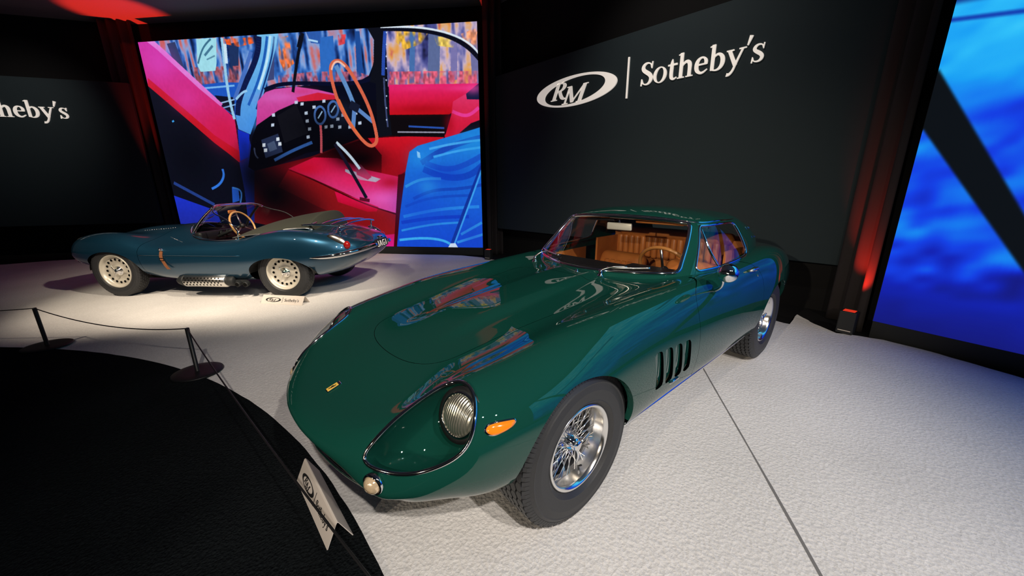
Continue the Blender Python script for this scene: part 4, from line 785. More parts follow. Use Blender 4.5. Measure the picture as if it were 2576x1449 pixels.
# small round front lamp, side repeater, nose badge
for s in (1, -1):
    r = raycast_tri(BV, BN, BF, np.array([1.7, .512, .478]), np.array([-1., 0, 0])); P, nn_ = r; nn_ = np.array([.8, .35, -.05]); nn_ /= np.linalg.norm(nn_)
    Y = np.cross([0, 0, 1.], nn_); Y /= np.linalg.norm(Y); Z = np.cross(nn_, Y); fl = empty('front_lamp'); fl.parent = GT
    g = lambda VF: (lambda V: (V*np.array([1, s, 1]), VF[1]))(np.asarray(VF[0])@np.stack([nn_, Y, Z])+P)
    obj('lens', g(lathe([(0, .030), (.014, .028), (.026, .020), (.031, .008), (.032, -.01)], 24, 'x')), mat('clear_lens', (.80, .62, .40), .06, metal=.5, coat=1, bump=(70, .6, .004)), fl, True)
    obj('rim', g(lathe([(.031, .010), (.037, .010), (.040, .0), (.040, -.012), (.031, -.012)], 24, 'x', True)), M_CHROME, fl, True)
    pts = [(.478, .642), (.470, .655), (.452, .660), (.425, .661), (.395, .659), (.376, .655), (.380, .648), (.405, .637), (.44, .630), (.468, .631)]
    q = smooth_closed(np.array(pts), 4); E = on_side(q, .001, s); n = len(E); rp = empty('side_repeater'); rp.parent = GT
    c0 = E.mean(0); top = c0+(E-c0)*.6+np.array([0, s*.012, 0]); V = np.concatenate([E, c0+(E-c0)*.92+np.array([0, s*.008, 0]), top, (c0+np.array([0, s*.014, 0]))[None]]); F = []
    for k in range(2):
        for i in range(n): F.append((k*n+i, k*n+(i+1) % n, (k+1)*n+(i+1) % n, (k+1)*n+i))
    for i in range(n): F.append((2*n+i, 2*n+(i+1) % n, 3*n))
    obj('lens', (V, F), M_AMBER, rp, True); obj('rim', tube(E, .0045, 6, True), M_CHROME, rp, True)
P, nn_ = surf_pt(.735, 0); X = np.cross([0, 1., 0], nn_); X /= np.linalg.norm(X); Yv = np.array([0, 1., 0])
bx = lambda VF, h=0: frame_xf(VF, P+nn_*h, Yv, -X if X[0] > 0 else X, nn_)
bd = obj('nose_badge', bx(rbox((0, 0, .002), (.031, .064, .006), .002, 2)), M_CHROME, GT)
obj('badge_face', bx(box((0, -.004, .0055), (.025, .048, .0015))), mat('badge_yellow', (.78, .50, .08), .3, coat=1), bd)
hz = [(-.004,-.016),(-.001,-.006),(-.006,-.002),(-.005,.006),(-.001,.004),(.002,.010),(.000,.015),(.006,.013),(.007,.004),(.004,-.002),(.006,-.008),(.002,-.010),(.001,-.017)]
obj('badge_emblem', bx(prism(np.array(hz)+[0, -.003], .0062, .0072)), M_INK, bd)
# engine-bay vents in the front wing: the slot pieces cut from the wing sit deeper, the ribs between stay flush
for k, vs in enumerate(VENTS):
    for s in (1, -1):
        q = split(vs, -s*vs.V[:, 1])[0]; t = (q.V[:, 0]-q.V[:, 0].max())/(np.ptp(q.V[:, 0])); q.V = q.V-q.N*.0015; q.V[:, 1] += s*.016*t; q.N = q.N+np.array([-.16, 0, 0]); q.N /= np.linalg.norm(q.N, axis=1, keepdims=True); sh = shell_obj('vent_slot', q, M_PAINT, GT)
for s in (1, -1):
    E = on_side([(-.665, .418), (-.765, .414)], .003, s); obj('chrome_script', tube(E, .0065, 6), M_CHROME, GT, True)
for s in (1, -1): obj('vent_backing', box((-.72, s*.755, .54), (.66, .012, .27)), M_DARK, GT)  # dark sheet added behind the slots so only shade shows through them
# door handles, mirror, wipers, jets
for s in (1, -1):
    r = side_pt(-1.86, .845, s); r2 = side_pt(-1.76, .845, s)
    h = smooth_open([r[0]+r[1]*.002, r[0]+r[1]*.026+np.array([.012, 0, .002]), (r[0]+r2[0])/2+r[1]*.030, r2[0]+r2[1]*.022, r2[0]+r2[1]*.002], 5)
    obj('door_handle', join(tube(h, np.linspace(.013, .009, len(h)), 8), ellipsoid(r[0]+r[1]*.006, (.02, .02, .016), 10, 6)), M_BRIGHT, door_l if s > 0 else door_r, True)
    k = side_pt(-1.90, .80, s); obj('lock', tube([k[0]-k[1]*.002, k[0]+k[1]*.004], .009, 12), M_CHROME, door_l if s > 0 else door_r, True)
mr = empty('door_mirror'); mr.parent = GT
mp = np.array([-1.10, .865, .95])
obj('shell', xf(lathe([(0, .058), (.02, .055), (.040, .042), (.050, .02), (.053, -.005), (.052, -.012), (.046, -.012), (0, -.008)], 32, 'x'), mp, rz=.35), M_CHROME, mr, True)
r = surf_pt(-1.20, .775); obj('stalk', tube(smooth_open([r[0]-np.array([0, 0, .004]), r[0]+np.array([.015, .03, .02]), mp+np.array([-.004, -.02, -.045])], 5), np.linspace(.014, .008, 11), 10, flat=.7), M_CHROME, mr, True)

# ---------------------------------------------------------------- cabin of the green coupe
cab = gt_cabin()
def scr(sh, s0, s1, t0, t1, rs, rt):
    s, t = sh.A[:, 0], sh.A[:, 1]; sa = np.abs(s)
    cs, ct = (s0+s1)/2, (t0+t1)/2
    dx = (np.abs(sa-cs)-(s1-s0)/2)*rs; dy = (np.abs(t-ct)-(t1-t0)/2)*rt; r = .05
    q = np.stack([dx+r, dy+r], 1); return np.linalg.norm(np.maximum(q, 0), axis=1)+np.minimum(q.max(1), 0)-r
def ws_f(sh): return np.where(sh.A[:, 1] < 3.4, scr(sh, -2.84, 2.84, 1.07, 2.92, .24, .26), 1)
def sw_f(sh): return np.where(sh.A[:, 1] < 3.4, scr(sh, 3.36, 6.02, 1.08, 2.86, .22, .2), 1)
def bw_f(sh): return np.where(sh.A[:, 1] < 3.6, scr(sh, 8.2, 11.8, 1.35, 2.85, .24, .2), 1)
# keep seam of the ring parameter continuous at the rear
ws, cab = split(cab, ws_f(cab)); sw, cab = split(cab, sw_f(cab)); bw, cab = split(cab, bw_f(cab))
cab.N[cab.A[:, 1] > 5.9] = (0, 0, 1.); roof_ = shell_obj('roof', cab, M_PAINT, GT); t_ = np.linspace(0, 2*math.pi, 24, endpoint=False); obj('roof_crown', (np.stack([-1.815+.03*np.cos(t_), .056*np.sin(t_), np.full(24, 1.2622)], 1), [tuple(range(24))]), M_PAINT, roof_, True); shell_obj('windscreen', ws, M_PANE, GT)
swl, swr = split(sw, -sw.V[:, 1])
for q in (swl, swr): shell_obj('side_window', q, M_PANE, GT)
shell_obj('rear_window', bw, M_PANE, GT)
CABG = gt_cabin(); CV, CA = CABG.V, CABG.A
_m = loft(GT_LEV, step=.025, nk=9); _Hh = np.array(GT_LEV, float); _d = np.linalg.norm(np.diff(_Hh, axis=0), axis=2).mean(1)
_t = np.concatenate([np.linspace(i, i+1, max(2, int(np.ceil(_d[i]/.025))), endpoint=False) for i in range(len(GT_LEV)-1)]+[[len(GT_LEV)-1]])
def cab_pt(s, t):
    """point on cabin skin at ring parameter s (negative: right side), level t"""
    m, n = _m.shape[:2]; j = (s % 20)*9; i = np.interp(t, _t, np.arange(m)); i0 = min(int(i), m-2); a = i-i0; j0 = int(math.floor(j)); b = j-j0
    g = lambda ii, jj: _m[ii, jj % n]
    return (g(i0, j0)*(1-b)+g(i0, j0+1)*b)*(1-a)+(g(i0+1, j0)*(1-b)+g(i0+1, j0+1)*b)*a
def rrect(s0, s1, t0, t1, rs, rt, n=6, m=14):
    P = []
    for cx, cy, a0 in ((s1-rs, t1-rt, 0), (s0+rs, t1-rt, 90), (s0+rs, t0+rt, 180), (s1-rs, t0+rt, 270)):
        for k in range(n+1): a = math.radians(a0+90*k/n); P.append((cx+rs*math.cos(a), cy+rt*math.sin(a)))
    out = []
    for i in range(len(P)):
        a, b = np.array(P[i]), np.array(P[(i+1) % len(P)]); k = max(1, int(np.abs(b-a).max()*5))
        out += [a+(b-a)*j/k for j in range(k)]
    return out
wsf = np.array([cab_pt(s, t) for s, t in rrect(-2.84, 2.84, 1.07, 2.92, .22, .2)]); obj('windscreen_frame', tube(wsf, .014, 8, True), M_CHROME, GT, True)
for sd in (1, -1):
    fr = np.array([cab_pt(sd*s, t) for s, t in rrect(3.36, 6.02, 1.08, 2.86, .2, .2)]); w_ = obj('side_window_frame', tube(fr, .008, 8, True), M_CHROME, GT, True)
    dv = np.array([cab_pt(sd*s, t) for s, t in [(4.42-.13*k, 1.08+1.78*k/8) for k in range(9)]]); obj('quarter_light_bar', tube(dv, .008, 8), M_CHROME, GT, True)
    # three small outlets in the sail panel
    ov = []
    for k in range(3):
        a, b = cab_pt(sd*(6.75+.3*k), 2.35-.05*k), cab_pt(sd*(6.85+.3*k), 1.55-.05*k); c = (a+b)/2; o_ = np.array([0, sd*.004, .002]); ov.append(tube(smooth_open([a, c, b], 4), .003, 6))
    for q in ov: obj('sail_outlet', q, M_CHROME, GT, True)
gut = np.array([cab_pt(s, 3.12) for s in np.linspace(-6.4, 6.4, 60)]); obj('drip_rail', tube(gut, .006, 6), M_CHROME, GT, True)
# wipers
def wiper(px, py, tip_s, tip_t, heel_s, heel_t):
    r = surf_pt(px, py); root = empty('wiper'); root.parent = GT
    obj('pivot', lathe([(0, .045), (.010, .043), (.012, .03), (.013, .012), (.020, .006), (.021, -.004)], 16, 'z'), M_CHROME, root, True, loc=r[0])
    mid_ = cab_pt((tip_s+heel_s)/2, (tip_t+heel_t)/2); n_ = np.array([.6, 0, .75]); a = r[0]+np.array([0, 0, .04])
    obj('arm', tube(smooth_open([a, (a+mid_)/2+n_*.03, mid_+n_*.028], 6), np.linspace(.0085, .006, 13), 8, flat=.6), M_BRIGHT, root, True)
    B = np.array([cab_pt(heel_s+(tip_s-heel_s)*k/12, heel_t+(tip_t-heel_t)*k/12)+n_*.017 for k in range(13)]); obj('blade', tube(B, .007, 8), M_BRIGHT, root, True)
    obj('rubber_edge', tube(B-n_*.011, .003, 5), M_BLACK, root, True)
wiper(-.865, .20, 2.05, 1.20, .95, 1.14)
wiper(-.915, -.445, -1.1, 1.26, -2.6, 1.22)
for (x, y) in ((-.80, .06), (-.83, -.30)):
    p = surf_pt(x, y)[0]; obj('washer_jet', lathe([(0, .018), (.006, .016), (.007, .006), (.011, .002), (.012, -.004)], 12, 'z'), M_CHROME, GT, True, loc=p)
# cabin inside: dashboard, seats, rear shelf, door cards, wheel, mirror, lining
dash = [rbox((-1.16, 0, .80), (.30, 1.14, .13), .05, 4), rbox((-1.22, .33, .845), (.2, .36, .07), .03, 4)]
obj('dashboard', join(*dash), M_BLACK, GT, True)
flr = [box((-1.7, 0, .33), (1.4, 1.30, .02)), box((-1.0, 0, .55), (.03, 1.2, .45))]; obj('cabin_floor', join(*flr), M_DARK, GT)
for s in (1, -1):
    st = empty('seat'); st.parent = GT; y = .33*s
    obj('cushion', rbox((-1.62, y, .47), (.50, .44, .15), .06, 4), M_LEATHER, st, True)
    obj('backrest', xf(rbox((0, 0, .21), (.15, .46, .42), .07, 5), (-1.84, y, .43), ry=-.42), M_LEATHER, st, True)
    for k in range(5): obj('pleat', xf(rbox((.068, -.12+.06*k, .19), (.035, .056, .26), .016, 3), (-1.84, y, .43), ry=-.42), M_LEATHER, st, True)
    obj('door_card', box((-1.5, s*.735, .62), (.85, .02, .46)), M_LEATHER, GT)
    obj('inner_quarter', box((-2.08, s*.575, .80), (.38, .02, .28)), M_LEATHER, GT)
sh_ = empty('rear_shelf'); sh_.parent = GT
obj('bolster', rbox((-2.24, 0, .985), (.15, 1.02, .10), .045, 4), M_LEATHER, sh_, True)
for k in range(17): obj('pleat', rbox((-2.20, -.50+.06*k, .86), (.06, .055, .21), .022, 3), M_LEATHER, sh_, True)
obj('bulkhead', box((-2.26, 0, .68), (.05, 1.2, .60)), M_LEATHER, sh_); obj('parcel_panel', box((-2.44, 0, .93), (.30, .78, .02)), M_LEATHER, sh_)
sw_ = empty('steering_wheel'); sw_.parent = GT
c = np.array([-1.46, .335, .835]); nx_ = np.array([-.86, 0, .50]); ux = np.array([0, 1., 0]); uz = np.cross(nx_, ux); t = np.linspace(0, 2*math.pi, 48, endpoint=False)
obj('rim', tube(np.array([c+.192*(math.cos(q)*ux+math.sin(q)*uz) for q in t]), .013, 10, True), M_WOOD, sw_, True)
sp = [tube([c-nx_*.03, c+.188*(math.cos(q)*ux+math.sin(q)*uz)], [.012, .009], 8, flat=.35) for q in (0, math.pi, -math.pi/2)]; obj('spokes', join(*sp), M_ALU, sw_, True)
obj('boss', ellipsoid(c-nx_*.02, (.035, .035, .035)), M_BLACK, sw_, True); obj('column', tube([c-nx_*.03, c-nx_*.30], .022, 10), M_BLACK, sw_, True)
im = empty('inner_mirror'); im.parent = GT
q = np.array([-1.39, -.02, 1.12]); obj('glass', xf(rbox((0, 0, 0), (.02, .20, .055), .009, 3), q, rz=.12), mat('mirror_back', (.62, .58, .50), .35, metal=.3), im, True); obj('stem', tube([q, q+np.array([.0, 0, .075])], .006, 6), M_CHROME, im, True)
for s in (1, -1): obj('sun_visor', xf(rbox((0, 0, 0), (.15, .36, .018), .008, 2), (-1.50, s*.27, 1.168), ry=.12), M_LEATHER if s > 0 else M_BLACK, GT, True)
lining = split(gt_cabin(), -(gt_cabin().A[:, 1]-2.98))[0]; lining.V = lining.V*np.array([1, .975, 1])-np.array([0, 0, .020]); lining.N = -lining.N; lining.F = [tuple(reversed(q)) for q in lining.F]
shell_obj('head_lining', lining, mat('lining_cloth', (.05, .045, .04), .9), GT)
# parking stickers at the corner of the windscreen
stk = []
for k in range(3):
    q = [cab_pt(-2.62+.0*k, 2.15+.22*k), cab_pt(-2.35, 2.15+.22*k), cab_pt(-2.35, 2.32+.22*k), cab_pt(-2.62, 2.32+.22*k)]; stk.append((np.array(q)+np.array([-.006, 0, .0]), [(0, 1, 2, 3)]))
obj('windscreen_sticker', join(*stk), mat('sticker_grey', (.10, .10, .10), .5), GT)
ST = -.0
wire_wheel(GT, (0, .672, .3435), 1); wire_wheel(GT, (0, -.672, .3435), -1, detail=False)
wire_wheel(GT, (-2.4, .695, .3435), 1); wire_wheel(GT, (-2.4, -.695, .3435), -1, detail=False)
obj('axle', join(tube([(0, -.62, .343), (0, .62, .343)], .03, 8), tube([(-2.4, -.62, .343), (-2.4, .62, .343)], .03, 8)), M_DARK, GT)

# ---------------------------------------------------------------- blue open sports racer
JS = [
 (1.00,.35,[(0,.43),(.1,.435),(.19,.455),(.225,.48),(.235,.50),(.225,.52),(.2,.54),(.16,.555),(.1,.562),(.05,.565),(0,.566)]),
 (1.01,.45,[(0,.41),(.14,.41),(.26,.43),(.31,.47),(.33,.505),(.315,.54),(.28,.57),(.22,.585),(.14,.59),(.07,.592),(0,.593)]),
 (.93,.35,[(0,.385),(.2,.39),(.37,.42),(.44,.475),(.465,.53),(.45,.59),(.41,.63),(.34,.648),(.22,.64),(.1,.637),(0,.637)]),
 (.78,.18,[(0,.36),(.25,.37),(.46,.41),(.545,.48),(.58,.555),(.565,.63),(.52,.69),(.43,.72),(.29,.695),(.13,.69),(0,.692)]),
 (.58,.05,[(0,.33),(.3,.345),(.54,.40),(.63,.48),(.665,.575),(.65,.67),(.60,.745),(.50,.785),(.33,.745),(.15,.752),(0,.757)]),
 (.32,0,[(0,.3),(.35,.32),(.60,.38),(.69,.47),(.72,.58),(.705,.70),(.65,.79),(.54,.838),(.355,.79),(.16,.81),(0,.82)]),
 (.05,0,[(0,.27),(.38,.29),(.62,.36),(.72,.46),(.745,.585),(.73,.71),(.67,.805),(.555,.855),(.36,.82),(.17,.862),(0,.878)]),
 (-.25,0,[(0,.25),(.4,.27),(.63,.33),(.73,.43),(.755,.565),(.742,.69),(.685,.775),(.58,.822),(.38,.83),(.18,.89),(0,.91)]),
 (-.5,0,[(0,.22),(.42,.24),(.65,.29),(.735,.40),(.76,.545),(.75,.64),(.70,.705),(.60,.755),(.40,.83),(.19,.905),(0,.925)]),
 (-.8,0,[(0,.2),(.42,.22),(.66,.26),(.74,.38),(.765,.53),(.755,.62),(.71,.68),(.62,.725),(.42,.835),(.2,.92),(0,.94)]),
 (-1.15,0,[(0,.2),(.42,.21),(.66,.25),(.745,.38),(.77,.53),(.76,.625),(.72,.69),(.64,.735),(.44,.82),(.2,.86),(0,.87)]),
 (-1.55,0,[(0,.2),(.42,.21),(.66,.25),(.745,.38),(.77,.53),(.762,.63),(.725,.70),(.65,.75),(.45,.79),(.2,.80),(0,.80)]),
 (-1.85,0,[(0,.2),(.42,.22),(.66,.26),(.75,.39),(.775,.53),(.768,.64),(.735,.73),(.655,.785),(.45,.82),(.2,.84),(0,.84)]),
 (-2.1,0,[(0,.21),(.42,.23),(.66,.27),(.755,.40),(.785,.545),(.775,.68),(.735,.80),(.645,.85),(.44,.875),(.2,.91),(0,.92)]),
 (-2.4,0,[(0,.22),(.42,.24),(.66,.28),(.76,.42),(.79,.56),(.782,.71),(.735,.84),(.63,.895),(.42,.895),(.2,.92),(0,.93)]),
 (-2.7,0,[(0,.25),(.42,.27),(.64,.31),(.74,.44),(.77,.565),(.762,.70),(.715,.82),(.61,.875),(.40,.89),(.2,.92),(0,.925)]),
 (-3.0,0,[(0,.32),(.38,.33),(.58,.40),(.67,.49),(.70,.58),(.69,.68),(.645,.77),(.55,.82),(.37,.85),(.18,.885),(0,.895)]),
 (-3.21,0,[(0,.43),(.33,.44),(.49,.49),(.56,.545),(.585,.61),(.575,.67),(.54,.725),(.46,.765),(.31,.79),(.15,.81),(0,.815)]),
 (-3.33,0,[(0,.52),(.27,.525),(.38,.55),(.43,.585),(.445,.62),(.44,.655),(.41,.69),(.35,.72),(.24,.735),(.12,.745),(0,.75)]),
 (-3.385,0,[(0,.59),(.2,.59),(.27,.60),(.3,.62),(.31,.635),(.3,.65),(.28,.665),(.24,.68),(.16,.695),(.08,.70),(0,.70)]),
]
JAG = empty('roadster', (1.360, -6.131, 0), math.radians(-45.45)); tag(JAG, 'dark blue open roadster with cream disc wheels and chrome luggage rack', 'car')
jst = [[(x-b*y*y, y, z) for (y, z) in k] for x, b, k in JS]
jb = grid_shell(loft(jst, step=.028, nk=6), flip=True); BV2, BN2 = jb.V.copy(), jb.N.copy(); BF2 = np.array([(q[0], q[i], q[i+1]) for q in jb.F for i in (1, 2)])
JF, JR = (.0, .347, .425, .272), (-2.36, .347, .425, .215)
_, jb = split(jb, arch_f(jb, *JF)); _, jb = split(jb, arch_f(jb, *JR))
ck = smooth_closed([(-.86, 0), (-.90, .24), (-1.04, .44), (-1.25, .55), (-1.6, .585), (-1.92, .56), (-2.02, .4), (-2.05, 0), (-2.02, -.4), (-1.92, -.56), (-1.6, -.585), (-1.25, -.55), (-1.04, -.44), (-.90, -.24)], 6)
_, jb = split(jb, np.where(jb.V[:, 2] > .55, sdf(jb.V[:, :2], ck), 1))
# bonnet is one forward section, cut from the scuttle by a curved line
bl = jb.V[:, 0]+.62-.28*np.abs(jb.V[:, 1])**2
jbon, _ = split(jb, -bl+.0025); _, jrest = split(jb, -bl-.0025)
shell_obj('bonnet', jbon, M_BLUE, JAG); shell_obj('body', jrest, M_BLUE, JAG)
n6 = len(jst[-1]); last = loft(jst, step=.028, nk=6)[-1]; obj('tail_panel', (np.concatenate([last, last.mean(0)[None]]), [(i, (i+1) % len(last), len(last)) for i in range(len(last))]), M_BLUE, JAG)
first = loft(jst, step=.028, nk=6)[0]; k = len(first)
obj('air_intake', (np.concatenate([first, first*np.array([1, .8, 1])+np.array([-.15, 0, 0])]), [(i, (i+1) % k, k+(i+1) % k, k+i) for i in range(k)]+[tuple(range(k, 2*k))]), M_DARK, JAG)
def j_top(x, y): return raycast_tri(BV2, BN2, BF2, np.array([x, y, 3.]), np.array([0, 0, -1.]))
def j_side(x, z, s=1): return raycast_tri(BV2, BN2, BF2, np.array([x, 3.*s, z]), np.array([0, -1.*s, 0]))
for (xc, zc, rx, rz) in (JF, JR):
    for s in (1, -1):
        t = np.linspace(0, math.pi, 26); V = [(xc+(rx+.01)*math.cos(q), s*yy, zc+(rz+.01)*math.sin(q)) for yy in ((.40, .64) if xc > -1 else (.40, .735)) for q in t]; n = len(t)
        obj('wheel_well', (V, [(i, i+1, n+i+1, n+i) for i in range(n-1)]+[tuple(range(n))]), mat('well_grey', (.012, .012, .011), .8) if 'well_grey' not in MATS else MATS['well_grey'], JAG)
obj('floor_pan', join(box((-1.2, 0, .26), (1.7, 1.2, .03)), box((-2.55, 0, .33), (.6, .8, .03))), M_DARK, JAG)
def disc_wheel(loc, side, R=.347):
    rim = .218; rot = 0 if side > 0 else math.pi
    prof = [(rim-.004, -.07), (rim+.008, -.078), (rim+.008, .070), (rim+.004, .078), (rim-.006, .076), (rim-.016, .060), (rim-.020, .040), (rim-.045, .030), (rim-.058, .034), (rim-.075, .030), (rim-.095, .020), (rim-.12, .012), (.07, .020), (.06, .028), (0, .028)]
    o = obj('wheel', lathe(prof, 64, caps=False), M_CREAM, JAG, True, (loc[0], loc[1], loc[2]+.0005), (0, 0, rot))
    obj('tyre', tyre(R, .165, rim-.004, tread=side > 0, n=60), M_RUB, o)
    for k in range(16):
        a = 2*math.pi*k/16; r0 = rim-.062
        obj('vent_hole', xf(lathe([(0, .0025), (.0155, .0025), (.0165, 0)], 12), (r0*math.cos(a), .0335, r0*math.sin(a))), M_DARK, o)
    E = [lathe([(0, .070), (.028, .068), (.036, .05), (.05, .034), (.066, .030), (.066, .022)], 24)]
    for k in range(3):
        a = 2*math.pi*k/3+.9; P = np.array([(.02*math.cos(a), .058, .02*math.sin(a)), (.06*math.cos(a), .062, .06*math.sin(a)), (.095*math.cos(a+.12), .060, .095*math.sin(a+.12))]); E.append(tube(smooth_open(P, 4), np.linspace(.013, .008, 9), 8, flat=.5))
    obj('knock_off', join(*E), M_CHROME, o, True); return o
for s in (1, -1): disc_wheel((0, s*.625, .347), s); disc_wheel((-2.36, s*.622, .347), s)
obj('axle', join(tube([(0, -.58, .347), (0, .58, .347)], .03, 8), tube([(-2.36, -.58, .347), (-2.36, .58, .347)], .03, 8)), M_DARK, JAG)
# wrap-round windscreen: base line and top line, glass ruled between them
WB = np.array([(-.74,0,.935),(-.80,.22,.908),(-.96,.43,.832),(-1.18,.575,.772),(-1.48,.64,.765),(-1.80,.648,.782)])
WT = np.array([(-1.28,0,1.20),(-1.29,.2,1.197),(-1.33,.40,1.180),(-1.43,.53,1.11),(-1.62,.605,1.045),(-1.795,.632,.90)])
def full(P): P = np.concatenate([(P*np.array([1, -1, 1]))[:0:-1], P]); return smooth_open(P, 7)
wb, wt = full(WB), full(WT); n = len(wb); rows = [wb*(1-t)+wt*t+np.array([0, 0, .02])*math.sin(math.pi*t) for t in np.linspace(0, 1, 8)]
wsr = empty('windscreen'); wsr.parent = JAG
obj('glass', (np.concatenate(rows), [(r*n+i, r*n+i+1, (r+1)*n+i+1, (r+1)*n+i) for r in range(7) for i in range(n-1)]), M_PANE, wsr, True)
obj('base_channel', tube(wb, .011, 8), M_CHROME, wsr, True)
top = np.array([q for q in wt if abs(q[1]) < .47]); obj('header_rail', tube(top, .016, 8), M_CHROME, wsr, True)
edge = [q for q in wt if q[1] >= .45]; obj('side_rail', tube(np.array(edge+[wb[-1]]), .008, 8), M_CHROME, wsr, True)
edge = [q for q in wt[::-1] if q[1] <= -.45]; obj('side_rail', tube(np.array(edge+[wb[0]]), .010, 8), M_BLACK, wsr, True)
for s, m in ((1, M_CHROME), (-1, M_BLACK)):
    a = np.array([-1.01, s*.475, .82]); b = np.array([-1.34, s*.43, 1.172]); obj('pillar', tube(smooth_open([a, (a+b)/2+np.array([.01, 0, .02]), b], 5), .022, 8, flat=.6), m, wsr, True)
obj('wiper_arms', join(tube([(-.80, .25, .91), (-1.0, .05, 1.04)], .007, 6), tube([(-.80, -.2, .91), (-1.0, -.35, 1.03)], .007, 6)), M_CHROME, wsr, True)
# folded hood behind the seats
sec = [(-1.74, .645, .80, .84), (-1.93, .64, .83, .945), (-2.2, .60, .87, 1.02), (-2.45, .555, .90, 1.07), (-2.68, .52, .91, 1.105), (-2.74, .50, .90, 1.09), (-2.77, .47, .89, .98)]
R_ = []
for x, wd, ze, zc in sec:
    R_.append([(x-.10*(abs(u)**2)*(1 if x > -2.3 else -.6)+.12*abs(u)**3*(x > -2.15), wd*u, ze+(zc-ze)*(1-abs(u)**2.6)**.8 if abs(u) < 1 else ze) for u in np.linspace(-1, 1, 31)])
G = nspl(np.arange(len(sec)), np.array(R_), np.linspace(0, len(sec)-1, 37)); m_, n_ = G.shape[:2]
obj('folded_hood', (G.reshape(-1, 3), [(i*n_+j, i*n_+j+1, (i+1)*n_+j+1, (i+1)*n_+j) for i in range(m_-1) for j in range(n_-1)]+[tuple(range((m_-1)*n_, m_*n_))]), M_OLIVE, JAG, True)
hem = G[:, -1]; obj('hood_welt', join(tube(G[:, -1], .008, 6), tube(G[:, 0], .008, 6)), M_ALU, JAG, True)
# cockpit
obj('dashboard', rbox((-1.10, 0, .78), (.10, 1.0, .14), .03, 3), M_BLACK, JAG, True)
for y in (.14, .24): obj('dial', xf(lathe([(0, .012), (.045, .012), (.05, .006), (.05, 0)], 20, 'x'), (-1.155, y-.10, .80), rz=math.pi), M_GREY, JAG, True)
obj('cockpit_floor', box((-1.5, 0, .35), (1.1, 1.15, .02)), M_DARK, JAG)
for s in (1, -1):
    st = empty('seat'); st.parent = JAG
    obj('cushion', rbox((-1.55, s*.29, .48), (.46, .42, .14), .05, 3), M_REDL, st, True); obj('backrest', xf(rbox((0, 0, .25), (.13, .44, .40), .06, 4), (-1.76, s*.29, .42), ry=-.22), M_REDL, st, True)
    obj('door_trim', box((-1.4, s*.60, .58), (.8, .02, .32)), M_REDL, JAG)
sj = empty('steering_wheel'); sj.parent = JAG; c = np.array([-1.60, .285, .925]); nx_ = np.array([-.93, 0, .36]); ux = np.array([0, 1., 0]); uz = np.cross(nx_, ux); t = np.linspace(0, 2*math.pi, 44, endpoint=False)
obj('rim', tube(np.array([c+.195*(math.cos(q)*ux+math.sin(q)*uz) for q in t]), .013, 10, True), mat('light_wood', (.52, .28, .10), .25, coat=.7), sj, True)
obj('spokes', join(*[tube([c-nx_*.02, c+.19*(math.cos(q)*ux+math.sin(q)*uz)], [.016, .010], 8, flat=.4) for q in (-math.pi/2, math.radians(30), math.radians(150))]), M_ALU, sj, True)
obj('boss', ellipsoid(c-nx_*.01, (.035, .035, .035)), M_BLACK, sj, True); obj('column', tube([c-nx_*.02, c-nx_*.42], .02, 8), M_GREY, sj, True)
obj('dash_mirror', rbox((-1.22, -.02, 1.09), (.025, .14, .05), .01, 2), M_LEATHER, JAG, True); obj('mirror_stem', tube([(-1.22, -.02, 1.09), (-1.12, -.02, .90)], .007, 6), M_CHROME, JAG, True)
# luggage rack
rk = empty('luggage_rack'); rk.parent = JAG; zr = lambda x: .965-.10*(max(0, -x-2.85))**1.0
for s in (1, -1):
    obj('rail', tube(smooth_open([(-2.58, s*.50, .945), (-2.72, s*.50, .955), (-2.95, s*.49, .95), (-3.13, s*.46, .935)], 5), .012, 8), M_CHROME, rk, True)
    for x in (-2.66, -3.08):
        p = j_top(x, s*.47)[0]; obj('post', tube([p-np.array([0, 0, .005]), (x, s*.48, .945)], .011, 8), M_CHROME, rk, True); obj('post_foot', ellipsoid(p+np.array([0, 0, .004]), (.02, .02, .008), 10, 6), M_CHROME, rk, True)
for x, z in ((-2.58, .945), (-2.71, .955), (-2.84, .955), (-2.97, .95), (-3.13, .935)):
    obj('rod', tube(smooth_open([(x, -.50 if x > -3 else -.46, z), (x, -.3, z+.025), (x, 0, z+.034), (x, .3, z+.025), (x, .50 if x > -3 else .46, z)], 5), .0115, 8), M_CHROME, rk, True)
# tail lamps, bumpers, number plate
for s in (1, -1):
    tl = empty('tail_lamp'); tl.parent = JAG
    obj('housing', xf(ellipsoid((0, 0, 0), (.14, .040, .066), 18, 12), (-3.08, s*.575, .755), rz=s*.10, ry=-.48), M_CHROME if s < 0 else mat('tail_housing', (.75, .72, .66), .25, 1), tl, True)
    obj('lens', ellipsoid((-3.20, s*.565, .700), (.042, .048, .054), 16, 10), M_RED, tl, True)
    P = smooth_open([(-2.80, s*.772, .565), (-3.0, s*.722, .572), (-3.20, s*.622, .60), (-3.35, s*.44, .632), (-3.42, s*.20, .652)], 6); rr = np.interp(np.linspace(0, 1, len(P)), [0, .12, .4, 1], [.004, .020, .033, .032])
    a_ = []
    V, F = tube(P, rr, 12); obj('bumper', (V, F), M_CHROME, JAG, True)
    ov = ellipsoid((.90, s*.34, .405), (.075, .03, .03), 14, 8); obj('front_bumper', ov, M_CHROME, JAG, True)
pl = obj('number_plate', xf(rbox((0, 0, 0), (.012, .40, .115), .004, 2), (-3.42, 0, .655), ry=.22), M_INK, JAG)
tx, wd = text('JAG1', .085, .0015, 0, .06); Mx = np.array([[0, -1, 0], [.22, 0, .976], [-.976, 0, .22]])
